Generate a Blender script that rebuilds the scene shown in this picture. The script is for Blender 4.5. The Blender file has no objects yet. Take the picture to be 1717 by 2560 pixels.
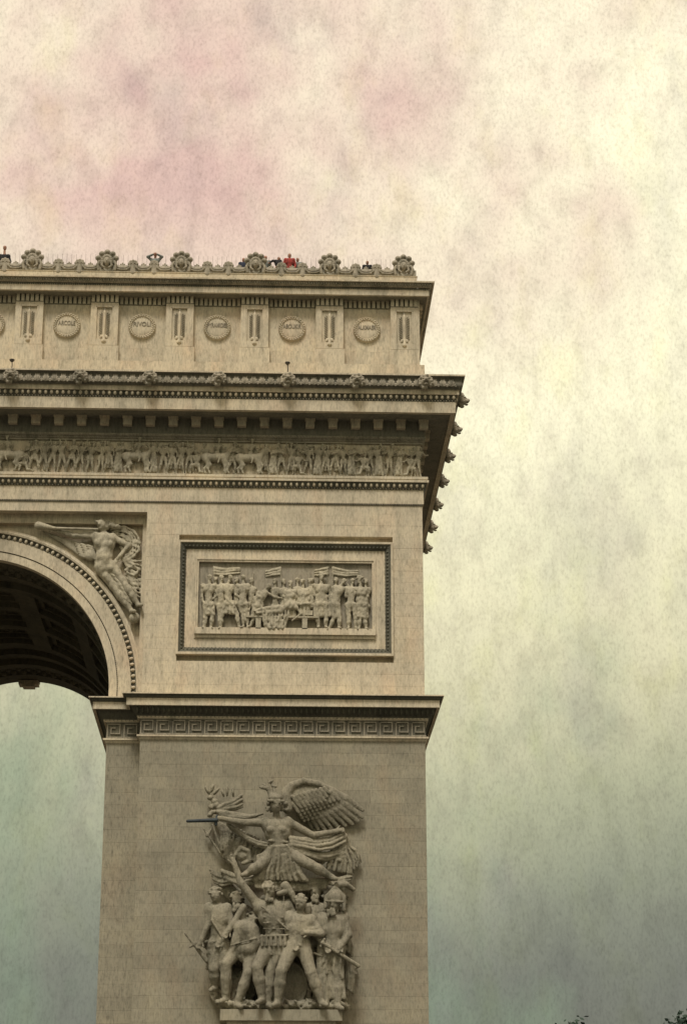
import bpy, math, random
import numpy as np
R_ = math.radians
random.seed(7); RNG = np.random.RandomState(11)

# ------------------------------------------------------------------ camera
scn = bpy.context.scene
CAM = np.array([14.47, -103.2, 1.6]); TH = R_(19.0); PS = R_(2.16); FPX = 5340.0   # focal length in photograph pixels (1717 x 2560)
cd = bpy.data.cameras.new('camera'); cam = bpy.data.objects.new('camera', cd); scn.collection.objects.link(cam)
cam.location = CAM; cam.rotation_euler = (math.pi/2 + TH, 0, -PS)
cd.sensor_fit = 'VERTICAL'; cd.sensor_height = 36.0; cd.lens = FPX/2560*36.0
cd.clip_start = 0.5; cd.clip_end = 6000
scn.camera = cam

# ------------------------------------------------------------------ sky
SUN_EL, SUN_AZ = R_(58), R_(-16)            # azimuth measured from -Y (behind the camera), negative = to the left
w = bpy.data.worlds.new('World'); scn.world = w; w.use_nodes = True
nt = w.node_tree; nt.nodes.clear()
def N(t, **k):
    n = nt.nodes.new(t)
    for a, b in k.items(): setattr(n, a, b)
    return n
L = lambda a, b: nt.links.new(a, b)
out = N('ShaderNodeOutputWorld'); bg = N('ShaderNodeBackground'); bg.inputs[1].default_value = 0.1
sky = N('ShaderNodeTexSky', sky_type='NISHITA'); sky.sun_disc = False
sky.sun_elevation = SUN_EL; sky.sun_rotation = math.pi + SUN_AZ; sky.dust_density = 4; sky.altitude = 60
tc = N('ShaderNodeTexCoord')
sep = N('ShaderNodeSeparateXYZ'); L(tc.outputs['Generated'], sep.inputs[0])
def noise(scale, det, rough, stretch, off=(0, 0, 0), dist=0):
    m = N('ShaderNodeMapping'); m.inputs['Scale'].default_value = stretch; m.inputs['Location'].default_value = off
    L(tc.outputs['Generated'], m.inputs[0])
    n = N('ShaderNodeTexNoise'); n.inputs['Scale'].default_value = scale; n.inputs['Detail'].default_value = det
    n.inputs['Roughness'].default_value = rough; n.inputs['Distortion'].default_value = dist
    L(m.outputs[0], n.inputs['Vector']); return n.outputs['Fac']
def math_(op, a, b, clamp=False):
    m = N('ShaderNodeMath', operation=op, use_clamp=clamp)
    for i, v in enumerate((a, b)):
        if isinstance(v, (int, float)): m.inputs[i].default_value = v
        else: L(v, m.inputs[i])
    return m.outputs[0]
def ramp(fac, stops):
    r = N('ShaderNodeValToRGB'); e = r.color_ramp.elements
    while len(e) < len(stops): e.new(0.5)
    for el, (p, c) in zip(e, stops): el.position = p; el.color = (*c, 1)
    L(fac, r.inputs[0]); return r.outputs[0]
def lin(*c): return tuple(((v/255+.055)/1.055)**2.4 if v > 10 else v/255/12.92 for v in c)
def mix(fac, a, b, mode='MIX'):
    m = N('ShaderNodeMix', data_type='RGBA', blend_type=mode)
    if isinstance(fac, (int, float)): m.inputs[0].default_value = fac
    else: L(fac, m.inputs[0])
    for i, v in ((6, a), (7, b)):
        if isinstance(v, tuple): m.inputs[i].default_value = (*v, 1)
        else: L(v, m.inputs[i])
    return m.outputs[2]
big = noise(6, 3, .55, (1, 1, .8), (11, 3, 5))
el_ = math_('ADD', sep.outputs[2], math_('MULTIPLY', math_('SUBTRACT', big, .5), .13))
cloud = ramp(el_, [(0.0, lin(100, 100, 90)), (.10, lin(112, 113, 100)), (.145, lin(138, 140, 117)), (.19, lin(168, 168, 136)), (.25, lin(206, 200, 163)),
                   (.31, lin(226, 219, 181)), (.38, lin(246, 239, 203)), (.49, lin(251, 243, 209)), (.60, lin(240, 224, 198)), (1, lin(234, 216, 192))])
pinkn = math_('MULTIPLY', math_('SUBTRACT', noise(4, 5, .6, (1, 1, .8), (11, 3, 5)), .47), 6)
pinkf = math_('ADD', pinkn, math_('MULTIPLY', math_('SUBTRACT', sep.outputs[2], .47), 5), True)
pinkh = math_('MULTIPLY', math_('SUBTRACT', sep.outputs[2], .36), 10, True)
cloud = mix(math_('MULTIPLY', math_('MULTIPLY', pinkf, pinkh), .92), cloud, lin(212, 176, 164))
grnf = math_('MULTIPLY', math_('SUBTRACT', noise(14, 4, .6, (1, 1, .6), (8.1, 2.2, 1.7)), .47), 5, True)
grnh = math_('MULTIPLY', math_('SUBTRACT', .38, sep.outputs[2]), 6, True)
cloud = mix(math_('MULTIPLY', math_('MULTIPLY', grnf, grnh), .5), cloud, lin(128, 146, 118))
pur = math_('MULTIPLY', math_('SUBTRACT', noise(26, 4, .6, (1, 1, .5), (5.1, 6.2, 3.3)), .53), 5, True)
cloud = mix(math_('MULTIPLY', pur, .22), cloud, lin(140, 130, 132))
mot = noise(48, 4, .55, (1, 1, .55), (2.2, 1.1, 4.4))
cloud = mix(math_('MULTIPLY', math_('SUBTRACT', mot, .54), 1.9, True), cloud, mix(1.0, cloud, (.95, .98, .74), 'MULTIPLY'))
cloud = mix(math_('MULTIPLY', math_('SUBTRACT', .45, mot), 1.9, True), cloud, mix(1.0, cloud, (.80, .75, .80), 'MULTIPLY'))
wisp = noise(95, 6, .7, (1, 1, .5), (0, 0, 2.2))
cloud = mix(1.0, cloud, ramp(wisp, [(.25, (.80, .79, .78)), (.52, (1, 1, 1)), (.8, (1.06, 1.06, 1.05))]), 'MULTIPLY')
fine = noise(900, 3, .65, (1, 1, .45))
cloud = mix(1.0, cloud, ramp(fine, [(.25, (.80, .79, .78)), (.5, (1, 1, 1)), (.75, (1.08, 1.08, 1.07))]), 'MULTIPLY')
cl10 = mix(1.0, cloud, (6.8, 6.8, 6.8), 'MULTIPLY')      # cloud radiance, brought to the scale of the physical sky (background strength 0.1)
L(mix(.95, sky.outputs[0], cl10), bg.inputs[0]); L(bg.outputs[0], out.inputs[0])

# ------------------------------------------------------------------ sun (overcast: weak and very soft), exposure
sd = bpy.data.lights.new('sun', 'SUN'); sun = bpy.data.objects.new('sun', sd); scn.collection.objects.link(sun)
sd.energy = 1.5; sd.angle = R_(16); sd.color = (1, .95, .86)
sun.rotation_euler = (math.pi/2 - SUN_EL, 0, SUN_AZ); sun.location = (0, -60, 90)
vs = scn.view_settings; vs.view_transform = 'Standard'; vs.look = 'None'; vs.gamma = 1; vs.exposure = 0.8; vs.use_curve_mapping = False

# ------------------------------------------------------------------ materials
def material(name, base, var=.12, stain=(.20, .19, .14), stain_amt=.35, streak=.35, bump=.25, objvar=.06, rough=.92, fine_scale=7.0, tint=.0, bdist=.03, bscale=9):
    m = bpy.data.materials.new(name); m.use_nodes = True
    t = m.node_tree; t.nodes.clear()
    def n(ty, **k):
        x = t.nodes.new(ty)
        for a, b in k.items(): setattr(x, a, b)
        return x
    l = lambda a, b: t.links.new(a, b)
    o = n('ShaderNodeOutputMaterial'); p = n('ShaderNodeBsdfPrincipled'); l(p.outputs[0], o.inputs[0])
    p.inputs['Roughness'].default_value = rough
    p.inputs['Specular IOR Level'].default_value = .25
    g = n('ShaderNodeNewGeometry')
    def nz(scale, det, ro, st):
        mp = n('ShaderNodeMapping'); mp.inputs['Scale'].default_value = st; l(g.outputs['Position'], mp.inputs[0])
        x = n('ShaderNodeTexNoise'); x.inputs['Scale'].default_value = scale; x.inputs['Detail'].default_value = det; x.inputs['Roughness'].default_value = ro
        l(mp.outputs[0], x.inputs['Vector']); return x.outputs['Fac']
    def rp(f, s):
        r = n('ShaderNodeValToRGB'); e = r.color_ramp.elements
        while len(e) < len(s): e.new(.5)
        for el, (po, c) in zip(e, s): el.position = po; el.color = (*c, 1)
        l(f, r.inputs[0]); return r.outputs[0]
    def mx(f, a, b, mode='MIX'):
        q = n('ShaderNodeMix', data_type='RGBA', blend_type=mode)
        if isinstance(f, (int, float)): q.inputs[0].default_value = f
        else: l(f, q.inputs[0])
        for i, v in ((6, a), (7, b)):
            if isinstance(v, tuple): q.inputs[i].default_value = (*v, 1)
            else: l(v, q.inputs[i])
        return q.outputs[2]
    b = np.array(base)
    c = rp(nz(.45, 5, .6, (1, 1, 1)), [(.3, tuple(b*(1-var))), (.5, tuple(b)), (.72, tuple(np.minimum(b*(1+var*.9)*np.array([1.02, 1, .95]), .9)))])
    if tint: c = mx(rp(nz(.8, 3, .5, (1, 1, .5)), [(.5, (0, 0, 0)), (.68, (tint,)*3)]), c, tuple(b*np.array([1.08, .88, .78])))
    c = mx(rp(nz(2.2, 6, .68, (1, 1, .16)), [(.50, (0, 0, 0)), (.75, (streak,)*3)]), c, stain)
    c = mx(rp(nz(1.1, 5, .65, (1, 1, .06)), [(.55, (0, 0, 0)), (.78, (streak,)*3)]), c, stain)
    c = mx(rp(nz(.9, 7, .7, (1, 1, .7)), [(.56, (0, 0, 0)), (.72, (stain_amt,)*3)]), c, stain)
    c = mx(1.0, c, rp(nz(fine_scale, 4, .7, (1, 1, .45)), [(.25, (.72,)*3), (.5, (1,)*3), (.8, (1.12,)*3)]), 'MULTIPLY')
    c = mx(1.0, c, rp(nz(16, 3, .65, (1, 1, .2)), [(.28, (.66,)*3), (.47, (1,)*3), (.75, (1.1,)*3)]), 'MULTIPLY')
    oi = n('ShaderNodeObjectInfo')
    c = mx(1.0, c, rp(oi.outputs['Random'], [(0, (1-objvar,)*3), (1, (1+objvar,)*3)]), 'MULTIPLY')
    l(c, p.inputs['Base Color'])
    if bump:
        bn = n('ShaderNodeBump'); bn.inputs['Strength'].default_value = bump; bn.inputs['Distance'].default_value = bdist
        l(nz(bscale, 6, .7, (1, 1, 1)), bn.inputs['Height']); l(bn.outputs[0], p.inputs['Normal'])
    return m
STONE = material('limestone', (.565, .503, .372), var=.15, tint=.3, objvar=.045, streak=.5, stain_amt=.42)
STONE_LOW = material('darkened_limestone', (.29, .27, .20), var=.15, tint=.25, objvar=.07, stain_amt=.5)  # darker copy of the limestone: the vignette toward the ground sits in its colour
STATUE_LOW = material('darkened_statuary_limestone', (.275, .255, .19), var=.2, stain=(.08, .08, .055), stain_amt=.6, streak=.5, fine_scale=6, bump=.9, bdist=.07, bscale=5)  # statue stone dimmed the same way, lower-zone darkening put into the colour
CARVED = material('carved_limestone', (.33, .30, .23), stain=(.07, .075, .055), stain_amt=.7, streak=.6)
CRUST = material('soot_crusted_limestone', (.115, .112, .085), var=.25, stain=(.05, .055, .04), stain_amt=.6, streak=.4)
SOOTY_SHADE = material('sooty_shaded_limestone', (.19, .18, .14), var=.2, stain=(.07, .075, .055), stain_amt=.6, streak=.5)  # soot on soffits; dark gaps behind ornament are also put into this colour
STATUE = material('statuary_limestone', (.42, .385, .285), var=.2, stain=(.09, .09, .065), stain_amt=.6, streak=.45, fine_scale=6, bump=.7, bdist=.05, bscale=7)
VAULT = material('sooty_shaded_vault_stone', (.105, .098, .07), var=.3, stain=(.03, .03, .02), stain_amt=.7)  # soot, plus the deep shade of the vault put into the base colour
BRONZE = material('dark_bronze', (.035, .045, .05), var=.3, stain=(.06, .09, .09), rough=.55, bump=.1)
IRON = material('dark_iron', (.06, .055, .05), var=.2, rough=.6, bump=.05)
ASPHALT = material('asphalt', (.05, .05, .048), var=.2, stain=(.03, .03, .03))
PAVING = material('paving_stone', (.11, .105, .095), var=.15)
GRASSY = material('distant_ground', (.08, .085, .06), var=.2)
BARK = material('bark', (.09, .075, .055), var=.25)
LEAF = material('leaf', (.045, .075, .055), var=.3, stain=(.03, .05, .035), bump=0, objvar=.2)
def cloth_mat(n, c): return material(n, c, var=.12, stain=tuple(np.array(c)*.7), stain_amt=.2, streak=.1, bump=.1, objvar=0)
SKIN = cloth_mat('skin', (.42, .24, .17)); HAIR = cloth_mat('dark_hair', (.035, .025, .02)); REDC = cloth_mat('red_cloth', (.34, .06, .05))
BLACKC = cloth_mat('black_cloth', (.03, .03, .032)); BLUEC = cloth_mat('navy_cloth', (.045, .055, .085)); GREYC = cloth_mat('grey_cloth', (.22, .24, .22)); PINKC = cloth_mat('pink_cloth', (.45, .18, .15))

# ------------------------------------------------------------------ helpers
COL = scn.collection
def mesh_of(name, verts, faces, mat, smooth=False):
    me = bpy.data.meshes.new(name)
    me.from_pydata([tuple(map(float, v)) for v in verts] if not isinstance(verts, np.ndarray) else verts.tolist(), [], faces if isinstance(faces, list) else faces.tolist())
    me.materials.append(mat)
    if smooth: me.shade_smooth()
    me.update(); return me
def put(name, me, parent=None, loc=(0, 0, 0), rot=(0, 0, 0), scale=(1, 1, 1)):
    o = bpy.data.objects.new(name, me); COL.objects.link(o)
    o.location = tuple(float(v) for v in loc); o.rotation_euler = rot; o.scale = scale
    if parent: o.parent = parent
    return o
def empty(name, label, cat, loc=(0, 0, 0), group=None):
    o = bpy.data.objects.new(name, None); COL.objects.link(o); o.location = loc
    o['label'] = label; o['category'] = cat
    if group: o['group'] = group
    return o
def child(name, parent, verts, faces, mat, smooth=False):
    """mesh given in world coordinates, hung under a parent whose own place may not be the origin"""
    o = put(name, mesh_of(name, verts, faces, mat, smooth), parent)
    wl = parent.location.copy() if parent.parent is None else parent.location + parent.parent.location
    o.location = -wl; return o
class MB:
    def __init__(s): s.v = []; s.f = []
    def box(s, x0, x1, y0, y1, z0, z1, ch=0):
        b = len(s.v)
        s.v += [(x0, y0, z0), (x1, y0, z0), (x1, y1, z0), (x0, y1, z0), (x0, y0, z1), (x1, y0, z1), (x1, y1, z1), (x0, y1, z1)]
        s.f += [tuple(b+i for i in q) for q in ((0, 3, 2, 1), (4, 5, 6, 7), (0, 1, 5, 4), (1, 2, 6, 5), (2, 3, 7, 6), (3, 0, 4, 7))]
    def quad(s, *p):
        b = len(s.v); s.v += list(p); s.f.append(tuple(range(b, b+len(p))))
    def tube(s, pts, rad, n=6):
        pts = [np.array(p, float) for p in pts]; b = len(s.v)
        for i, p in enumerate(pts):
            d = pts[min(i+1, len(pts)-1)] - pts[max(i-1, 0)]; d /= np.linalg.norm(d)
            u = np.cross(d, (0, 1, 0) if abs(d[1]) < .9 else (1, 0, 0)); u /= np.linalg.norm(u); v = np.cross(d, u)
            r = rad[i] if isinstance(rad, (list, tuple)) else rad
            for k in range(n):
                a = 2*math.pi*k/n; s.v.append(tuple(p + r*(math.cos(a)*u + math.sin(a)*v)))
        for i in range(len(pts)-1):
            for k in range(n): s.f.append((b+i*n+k, b+i*n+(k+1) % n, b+(i+1)*n+(k+1) % n, b+(i+1)*n+k))
        s.f.append(tuple(b+k for k in range(n))[::-1]); e = b+(len(pts)-1)*n; s.f.append(tuple(e+k for k in range(n)))
    def ball(s, c, r, n=8, m=5, sc=(1, 1, 1)):
        b = len(s.v); s.v.append((c[0], c[1], c[2]+r*sc[2]))
        for i in range(1, m):
            t = math.pi*i/m
            for k in range(n):
                a = 2*math.pi*k/n; s.v.append((c[0]+r*sc[0]*math.sin(t)*math.cos(a), c[1]+r*sc[1]*math.sin(t)*math.sin(a), c[2]+r*sc[2]*math.cos(t)))
        s.v.append((c[0], c[1], c[2]-r*sc[2])); e = len(s.v)-1
        for k in range(n): s.f.append((b, b+1+k, b+1+(k+1) % n)); s.f.append((e, e-1-k, e-1-(k+1) % n))
        for i in range(m-2):
            for k in range(n):
                q = b+1+i*n; s.f.append((q+k, q+n+k, q+n+(k+1) % n, q+(k+1) % n))
    def mesh(s, name, mat, smooth=False): return mesh_of(name, s.v, s.f, mat, smooth)
    def build(s, name, mat, parent=None, smooth=False): return put(name, s.mesh(name, mat, smooth), parent)
def sweep(name, poly, prof, mat, parent, smooth=False):
    """carry a moulding profile [(projection, height)] round a closed rectilinear plan [(x, y)] (counter-clockwise)"""
    n = len(poly); P = [np.array(p, float) for p in poly]; off = []
    for i in range(n):
        a, b, c = P[i-1], P[i], P[(i+1) % n]
        d1 = (b-a)/np.linalg.norm(b-a); d2 = (c-b)/np.linalg.norm(c-b)
        off.append(np.array([d1[1], -d1[0]]) + np.array([d2[1], -d2[0]]))
    v = []; f = []
    for (p, z) in prof:
        for i in range(n): q = P[i] + p*off[i]; v.append((q[0], q[1], z))
    for j in range(len(prof)-1):
        for i in range(n):
            a = j*n+i; b = j*n+(i+1) % n; f.append((a, a+n, b+n, b))
    return put(name, mesh_of(name, v, f, mat, smooth), parent)
def curve(p0, p1, bulge, n=6):
    """S-curve between two profile points"""
    o = []
    for i in range(n+1):
        t = i/n; s = bulge*math.sin(2*math.pi*t)
        o.append((p0[0]+(p1[0]-p0[0])*t + s*(p1[1]-p0[1]), p0[1]+(p1[1]-p0[1])*t - s*(p1[0]-p0[0])))
    return o
# measured places: a pixel of the photograph carried onto the vertical plane Y
_fw = np.array([math.sin(PS)*math.cos(TH), math.cos(PS)*math.cos(TH), math.sin(TH)]); _rt = np.array([math.cos(PS), -math.sin(PS), 0]); _up = np.cross(_rt, _fw)
def at(px, py, Y):
    d = _fw*FPX + _rt*(px-858.5) - _up*(py-1280); return CAM + (Y-CAM[1])/d[1]*d

# ---- sculpture: bodies are smooth unions of tapered limbs, meshed as one continuous surface
class Sculpt:
    def __init__(s, k=.08): s.p = []; s.k = k
    def cap(s, a, b, ra, rb=None, fy=1.0, k=None, neg=False):
        s.p.append((0, np.array(a, float), np.array(b, float), ra, ra if rb is None else rb, fy, s.k if k is None else k, neg)); return s
    def path(s, pts, ra, rb=None, fy=1.0, k=None):
        rb = ra if rb is None else rb; n = len(pts)-1
        for i in range(n): s.cap(pts[i], pts[i+1], ra+(rb-ra)*i/n, ra+(rb-ra)*(i+1)/n, fy, k)
        return s
    def ell(s, c, r, ang=0.0, k=None, neg=False):
        s.p.append((1, np.array(c, float), np.array(r, float), ang, 0, 1.0, s.k if k is None else k, neg)); return s
    def mesh(s, name, mat, h, origin=(0, 0, 0), rough=0.0, wl=.5):
        lo, hi = [], []
        for q in s.p:
            if q[7]: continue
            if q[0] == 0:
                r = max(q[3], q[4]); lo.append(np.minimum(q[1], q[2])-r); hi.append(np.maximum(q[1], q[2])+r)
            else: r = max(q[2]); lo.append(q[1]-r); hi.append(q[1]+r)
        lo = np.min(lo, 0)-3*h; hi = np.max(hi, 0)+3*h
        n = np.ceil((hi-lo)/h).astype(int)+1
        F = np.full(n, 9.0, dtype=np.float32)
        ax = [lo[i]+h*np.arange(n[i]) for i in range(3)]
        for q in s.p:
            kk = max(q[6], 1e-4); m = kk+2*h
            if q[0] == 0: r = max(q[3], q[4]); a0 = np.minimum(q[1], q[2])-r-m; a1 = np.maximum(q[1], q[2])+r+m
            else: r = max(q[2]); a0 = q[1]-r-m; a1 = q[1]+r+m
            i0 = np.clip(((a0-lo)/h).astype(int), 0, n-1); i1 = np.clip(np.ceil((a1-lo)/h).astype(int)+1, 1, n)
            if np.any(i1 <= i0): continue
            sl = tuple(slice(i0[i], i1[i]) for i in range(3))
            X, Y, Z = np.meshgrid(ax[0][sl[0]], ax[1][sl[1]], ax[2][sl[2]], indexing='ij')
            if q[0] == 0:
                a, b = q[1], q[2]; ba = b-a; L2 = max(ba@ba, 1e-9)
                px, py, pz = X-a[0], Y-a[1], Z-a[2]
                t = np.clip((px*ba[0]+py*ba[1]+pz*ba[2])/L2, 0, 1)
                d = np.sqrt((px-t*ba[0])**2 + ((py-t*ba[1])*q[5])**2 + (pz-t*ba[2])**2) - (q[3]+(q[4]-q[3])*t)
            else:
                c, r, an = q[1], q[2], q[3]; ca, sa = math.cos(an), math.sin(an)
                x0, y0, z0 = X-c[0], Y-c[1], Z-c[2]; x1 = ca*x0+sa*z0; z1 = -sa*x0+ca*z0
                k0 = np.sqrt((x1/r[0])**2+(y0/r[1])**2+(z1/r[2])**2); k1 = np.sqrt((x1/r[0]**2)**2+(y0/r[1]**2)**2+(z1/r[2]**2)**2)+1e-9
                d = k0*(k0-1)/k1
            f = F[sl]
            if q[7]: d = -d; hh = np.clip(.5-.5*(d-f)/-kk*-1, 0, 1); F[sl] = np.maximum(f, d)
            else:
                hh = np.clip(.5+.5*(d-f)/kk, 0, 1); F[sl] = d*(1-hh)+f*hh-kk*hh*(1-hh)
        if rough:
            X, Y, Z = np.meshgrid(*ax, indexing='ij'); rg = np.random.RandomState(len(s.p)); N_ = np.zeros_like(F)
            for i in range(14):
                d = rg.normal(size=3); d *= 2*math.pi/(wl*rg.uniform(.5, 1.5))/np.linalg.norm(d); N_ += np.sin(X*d[0]+Y*d[1]+Z*d[2]+rg.uniform(0, 6.3)).astype(np.float32)
            F += rough*N_/3.0
        V, Q = nets(F, lo, h)
        V -= np.array(origin)
        return mesh_of(name, V, Q, mat, True)
def nets(F, lo, h):
    S = F < 0; nx, ny, nz = F.shape
    acc = np.zeros((nx-1, ny-1, nz-1, 3), np.float32); cnt = np.zeros((nx-1, ny-1, nz-1), np.float32)
    def sh(A, o): return A[o[0]:nx-1+o[0], o[1]:ny-1+o[1], o[2]:nz-1+o[2]]
    cs = [(i, j, k) for i in (0, 1) for j in (0, 1) for k in (0, 1)]
    for a in cs:
        for ax in range(3):
            if a[ax]: continue
            b = list(a); b[ax] = 1
            fa, fb = sh(F, a), sh(F, b); m = (fa < 0) != (fb < 0)
            t = np.where(m, fa/np.where(m, fa-fb, 1), 0)
            for c in range(3): acc[..., c] += np.where(m, a[c]+(t if c == ax else 0), 0)
            cnt += m
    act = cnt > 0; idx = -np.ones(act.shape, int); ij = np.argwhere(act); idx[act] = np.arange(len(ij))
    V = lo + h*(ij + acc[act]/cnt[act][:, None])
    Q = []
    for ax in range(3):
        o1, o2 = (ax+1) % 3, (ax+2) % 3
        A = np.take(S, range(0, S.shape[ax]-1), ax); B = np.take(S, range(1, S.shape[ax]), ax)
        e = np.argwhere(A != B); ok = (e[:, o1] >= 1) & (e[:, o2] >= 1) & (e[:, o1] < F.shape[o1]-1) & (e[:, o2] < F.shape[o2]-1); e = e[ok]
        ins = A[tuple(e.T)]
        def cell(d1, d2):
            c = e.copy(); c[:, o1] -= d1; c[:, o2] -= d2; return idx[tuple(c.T)]
        q = np.stack([cell(1, 1), cell(0, 1), cell(0, 0), cell(1, 0)], 1); q[~ins] = q[~ins][:, ::-1]; Q.append(q)
    return V, np.concatenate(Q)
def human(s, J, H, fy=1.0, hand=True, legs=True, arms=True, face=True, k=None, grow=0.0, head=True, torso=True, fat=1.0):
    """one posed body; J gives joints as 3-D points, H the standing height"""
    k = .03*H if k is None else k; g = grow; H0 = H
    H = H0*fat
    ls, rs, lp, rp = (np.array(J[n], float) for n in ('ls', 'rs', 'lp', 'rp'))
    ch = (ls+rs)/2; pe = (lp+rp)/2; up = ch-pe; up = up/np.linalg.norm(up); wd = (rs-ls); wl = np.linalg.norm(wd)
    if torso:
        c1 = ch-up*.045*H
        s.cap(ls*.72+ch*.28-up*.03*H, rs*.72+ch*.28-up*.03*H, .062*H+g, fy=fy, k=k)
        s.cap(c1-wd*.18-up*.05*H, c1+wd*.18-up*.05*H, .075*H+g, fy=fy, k=k)
        s.cap(c1, pe+up*.05*H, .078*H+g, .068*H+g, fy=fy, k=k)
        s.cap(lp*.8+pe*.2, rp*.8+pe*.2, .066*H+g, fy=fy, k=k)
    if head:
        hd = np.array(J['head'], float); nk = hd-ch; nk /= np.linalg.norm(nk)
        s.cap(ch, hd-nk*.03*H0, .036*H0+g, .03*H0+g, k=.02*H0)
        s.ell(hd, (.046*H0, .055*H0, .064*H0), math.atan2(-nk[0], nk[2])*1.0, k=.012*H0)
        if face:
            fx = J.get('look', 0.0); f = np.array([fx, -math.sqrt(max(0, 1-fx*fx)), 0])
            s.cap(hd+f*.05*H0+nk*.008*H0, hd+f*.06*H0-nk*.014*H0, .008*H0, .012*H0, k=.006*H0)
            s.cap(hd+f*.044*H0+nk*.02*H0-np.array([.024*H0, 0, 0]), hd+f*.044*H0+nk*.02*H0+np.array([.024*H0, 0, 0]), .010*H0, k=.01*H0)
            s.ell(hd+f*.04*H0-nk*.048*H0, (.02*H0, .02*H0, .016*H0), 0, k=.012*H0)
    if arms:
        for a, b, c in (('ls', 'le', 'lh'), ('rs', 're', 'rh')):
            if b not in J: continue
            A, B, C = (np.array(J[n], float) for n in (a, b, c))
            s.ell(A, (.042*H+g,)*3, 0, k=k); s.cap(A, B, .036*H+g, .028*H+g, fy, k*.6); s.cap(B, C, .029*H+g, .02*H+g, fy, k*.5)
            if hand:
                d = C-B; d /= np.linalg.norm(d); sd_ = np.cross(d, (0, 1, 0)); sd_ /= max(np.linalg.norm(sd_), 1e-6)
                s.cap(C, C+d*.035*H, .02*H, .018*H, k=.01*H)
                for q in (-1.5, -.5, .5, 1.5): s.cap(C+d*.04*H+sd_*q*.011*H, C+d*(.072-.004*abs(q))*H+sd_*q*.010*H+np.array([0, -.012*H, 0]), .0075*H, .006*H, k=.003*H)
                s.cap(C+d*.01*H+sd_*.018*H, C+d*.04*H+sd_*.036*H+np.array([0, -.01*H, 0]), .008*H, .007*H, k=.004*H)
    if legs:
        for a, b, c in (('lp', 'lk', 'lf'), ('rp', 'rk', 'rf')):
            if b not in J: continue
            A, B, C = (np.array(J[n], float) for n in (a, b, c))
            s.cap(A, B, .062*H+g, .042*H+g, fy, k); s.cap(B, B+(C-B)*.4, .042*H+g, .043*H+g, fy, k*.6); s.cap(B+(C-B)*.4, C, .043*H+g, .025*H+g, fy, k*.6)
            tx = J.get('toe', -.3 if a == 'lp' else .3)
            s.cap(C+np.array([0, 0, -.005*H]), C+np.array([tx*.11*H, -.07*H, -.025*H]), .026*H, .018*H, k=.015*H)
    return s
def lerp(a, b, t): return np.array(a, float)*(1-t)+np.array(b, float)*t
def poly_at(pts, t):
    pts = [np.array(p, float) for p in pts]; x = t*(len(pts)-1); i = min(int(x), len(pts)-2); return lerp(pts[i], pts[i+1], x-i)
def folds(s, A, B, n, r0, r1, sag=0.0, wob=.0, k=.06, fy=1.0, seed=0):
    """cloth hung between two edges A and B as n rounded folds"""
    rr = random.Random(seed); ph = rr.uniform(0, 6)
    for i in range(n):
        t = (i+.5)/n; a = poly_at(A, t); b = poly_at(B, min(1, max(0, t+rr.uniform(-.35, .35)/n)))
        d = b-a; ln = np.linalg.norm(d); pr = np.array([-d[2], 0, d[0]])/max(ln, 1e-6); yo = (-.45 if i % 2 else .5)*r0+rr.uniform(-.2, .2)*r0
        P_ = []
        for j in range(5):
            u = j/4; P_.append(a+d*u+pr*math.sin(ph+u*4.2+rr.uniform(-.3, .3))*(.35*r0+wob*.8)*math.sin(math.pi*u)+np.array([0, yo*(.5+.5*u)-.25*r0*math.sin(math.pi*u*2+i), -sag*math.sin(math.pi*u)]))
        for j in range(4): s.cap(P_[j], P_[j+1], (r0+(r1-r0)*j/4)*rr.uniform(.78, 1.05), (r0+(r1-r0)*(j+1)/4)*rr.uniform(.78, 1.05), fy, k*.5)
    return s

# ================================================================== the ground
def structure(o): o['kind'] = 'structure'; return o
m = MB(); m.quad((-2500, -2500, -.15), (2500, -2500, -.15), (2500, 2500, -.15), (-2500, 2500, -.15)); structure(m.build('ground', GRASSY))
m = MB(); NR = 64
def ring(m, r0, r1, z):
    for i in range(NR):
        a, b = 2*math.pi*i/NR, 2*math.pi*(i+1)/NR
        m.quad((r0*math.cos(a), 13+r0*math.sin(a), z), (r1*math.cos(a), 13+r1*math.sin(a), z), (r1*math.cos(b), 13+r1*math.sin(b), z), (r0*math.cos(b), 13+r0*math.sin(b), z))
ring(m, 65, 108, -.12); structure(m.build('road', ASPHALT))
m = MB(); ring(m, .01, 65, 0)
for i in range(NR):
    a, b = 2*math.pi*i/NR, 2*math.pi*(i+1)/NR
    m.quad((65*math.cos(a), 13+65*math.sin(a), -.14), (65*math.cos(b), 13+65*math.sin(b), -.14), (65*math.cos(b), 13+65*math.sin(b), 0), (65*math.cos(a), 13+65*math.sin(a), 0))
structure(m.build('pavement', PAVING))

# ================================================================== the arch
XC = -.1; W = 22.4; XL = -22.6; DEP = 26.6; JX = 6.66; PX = 8.37; JY = .9; RA = 6.79; ZS = 27.93
ARCH = empty('triumphal_arch', 'huge pale stone triumphal arch with carved cornices filling the left side of the view', 'monument', (0, 0, 0))
FULL = [(XL, 0), (W, 0), (W, DEP), (XL, DEP)]
PIER_R = [(JX, JY), (PX, JY), (PX, 0), (W, 0), (W, DEP), (PX, DEP), (PX, DEP-JY), (JX, DEP-JY)]
PIER_L = [(2*XC-x, y) for x, y in reversed(PIER_R)]

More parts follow.
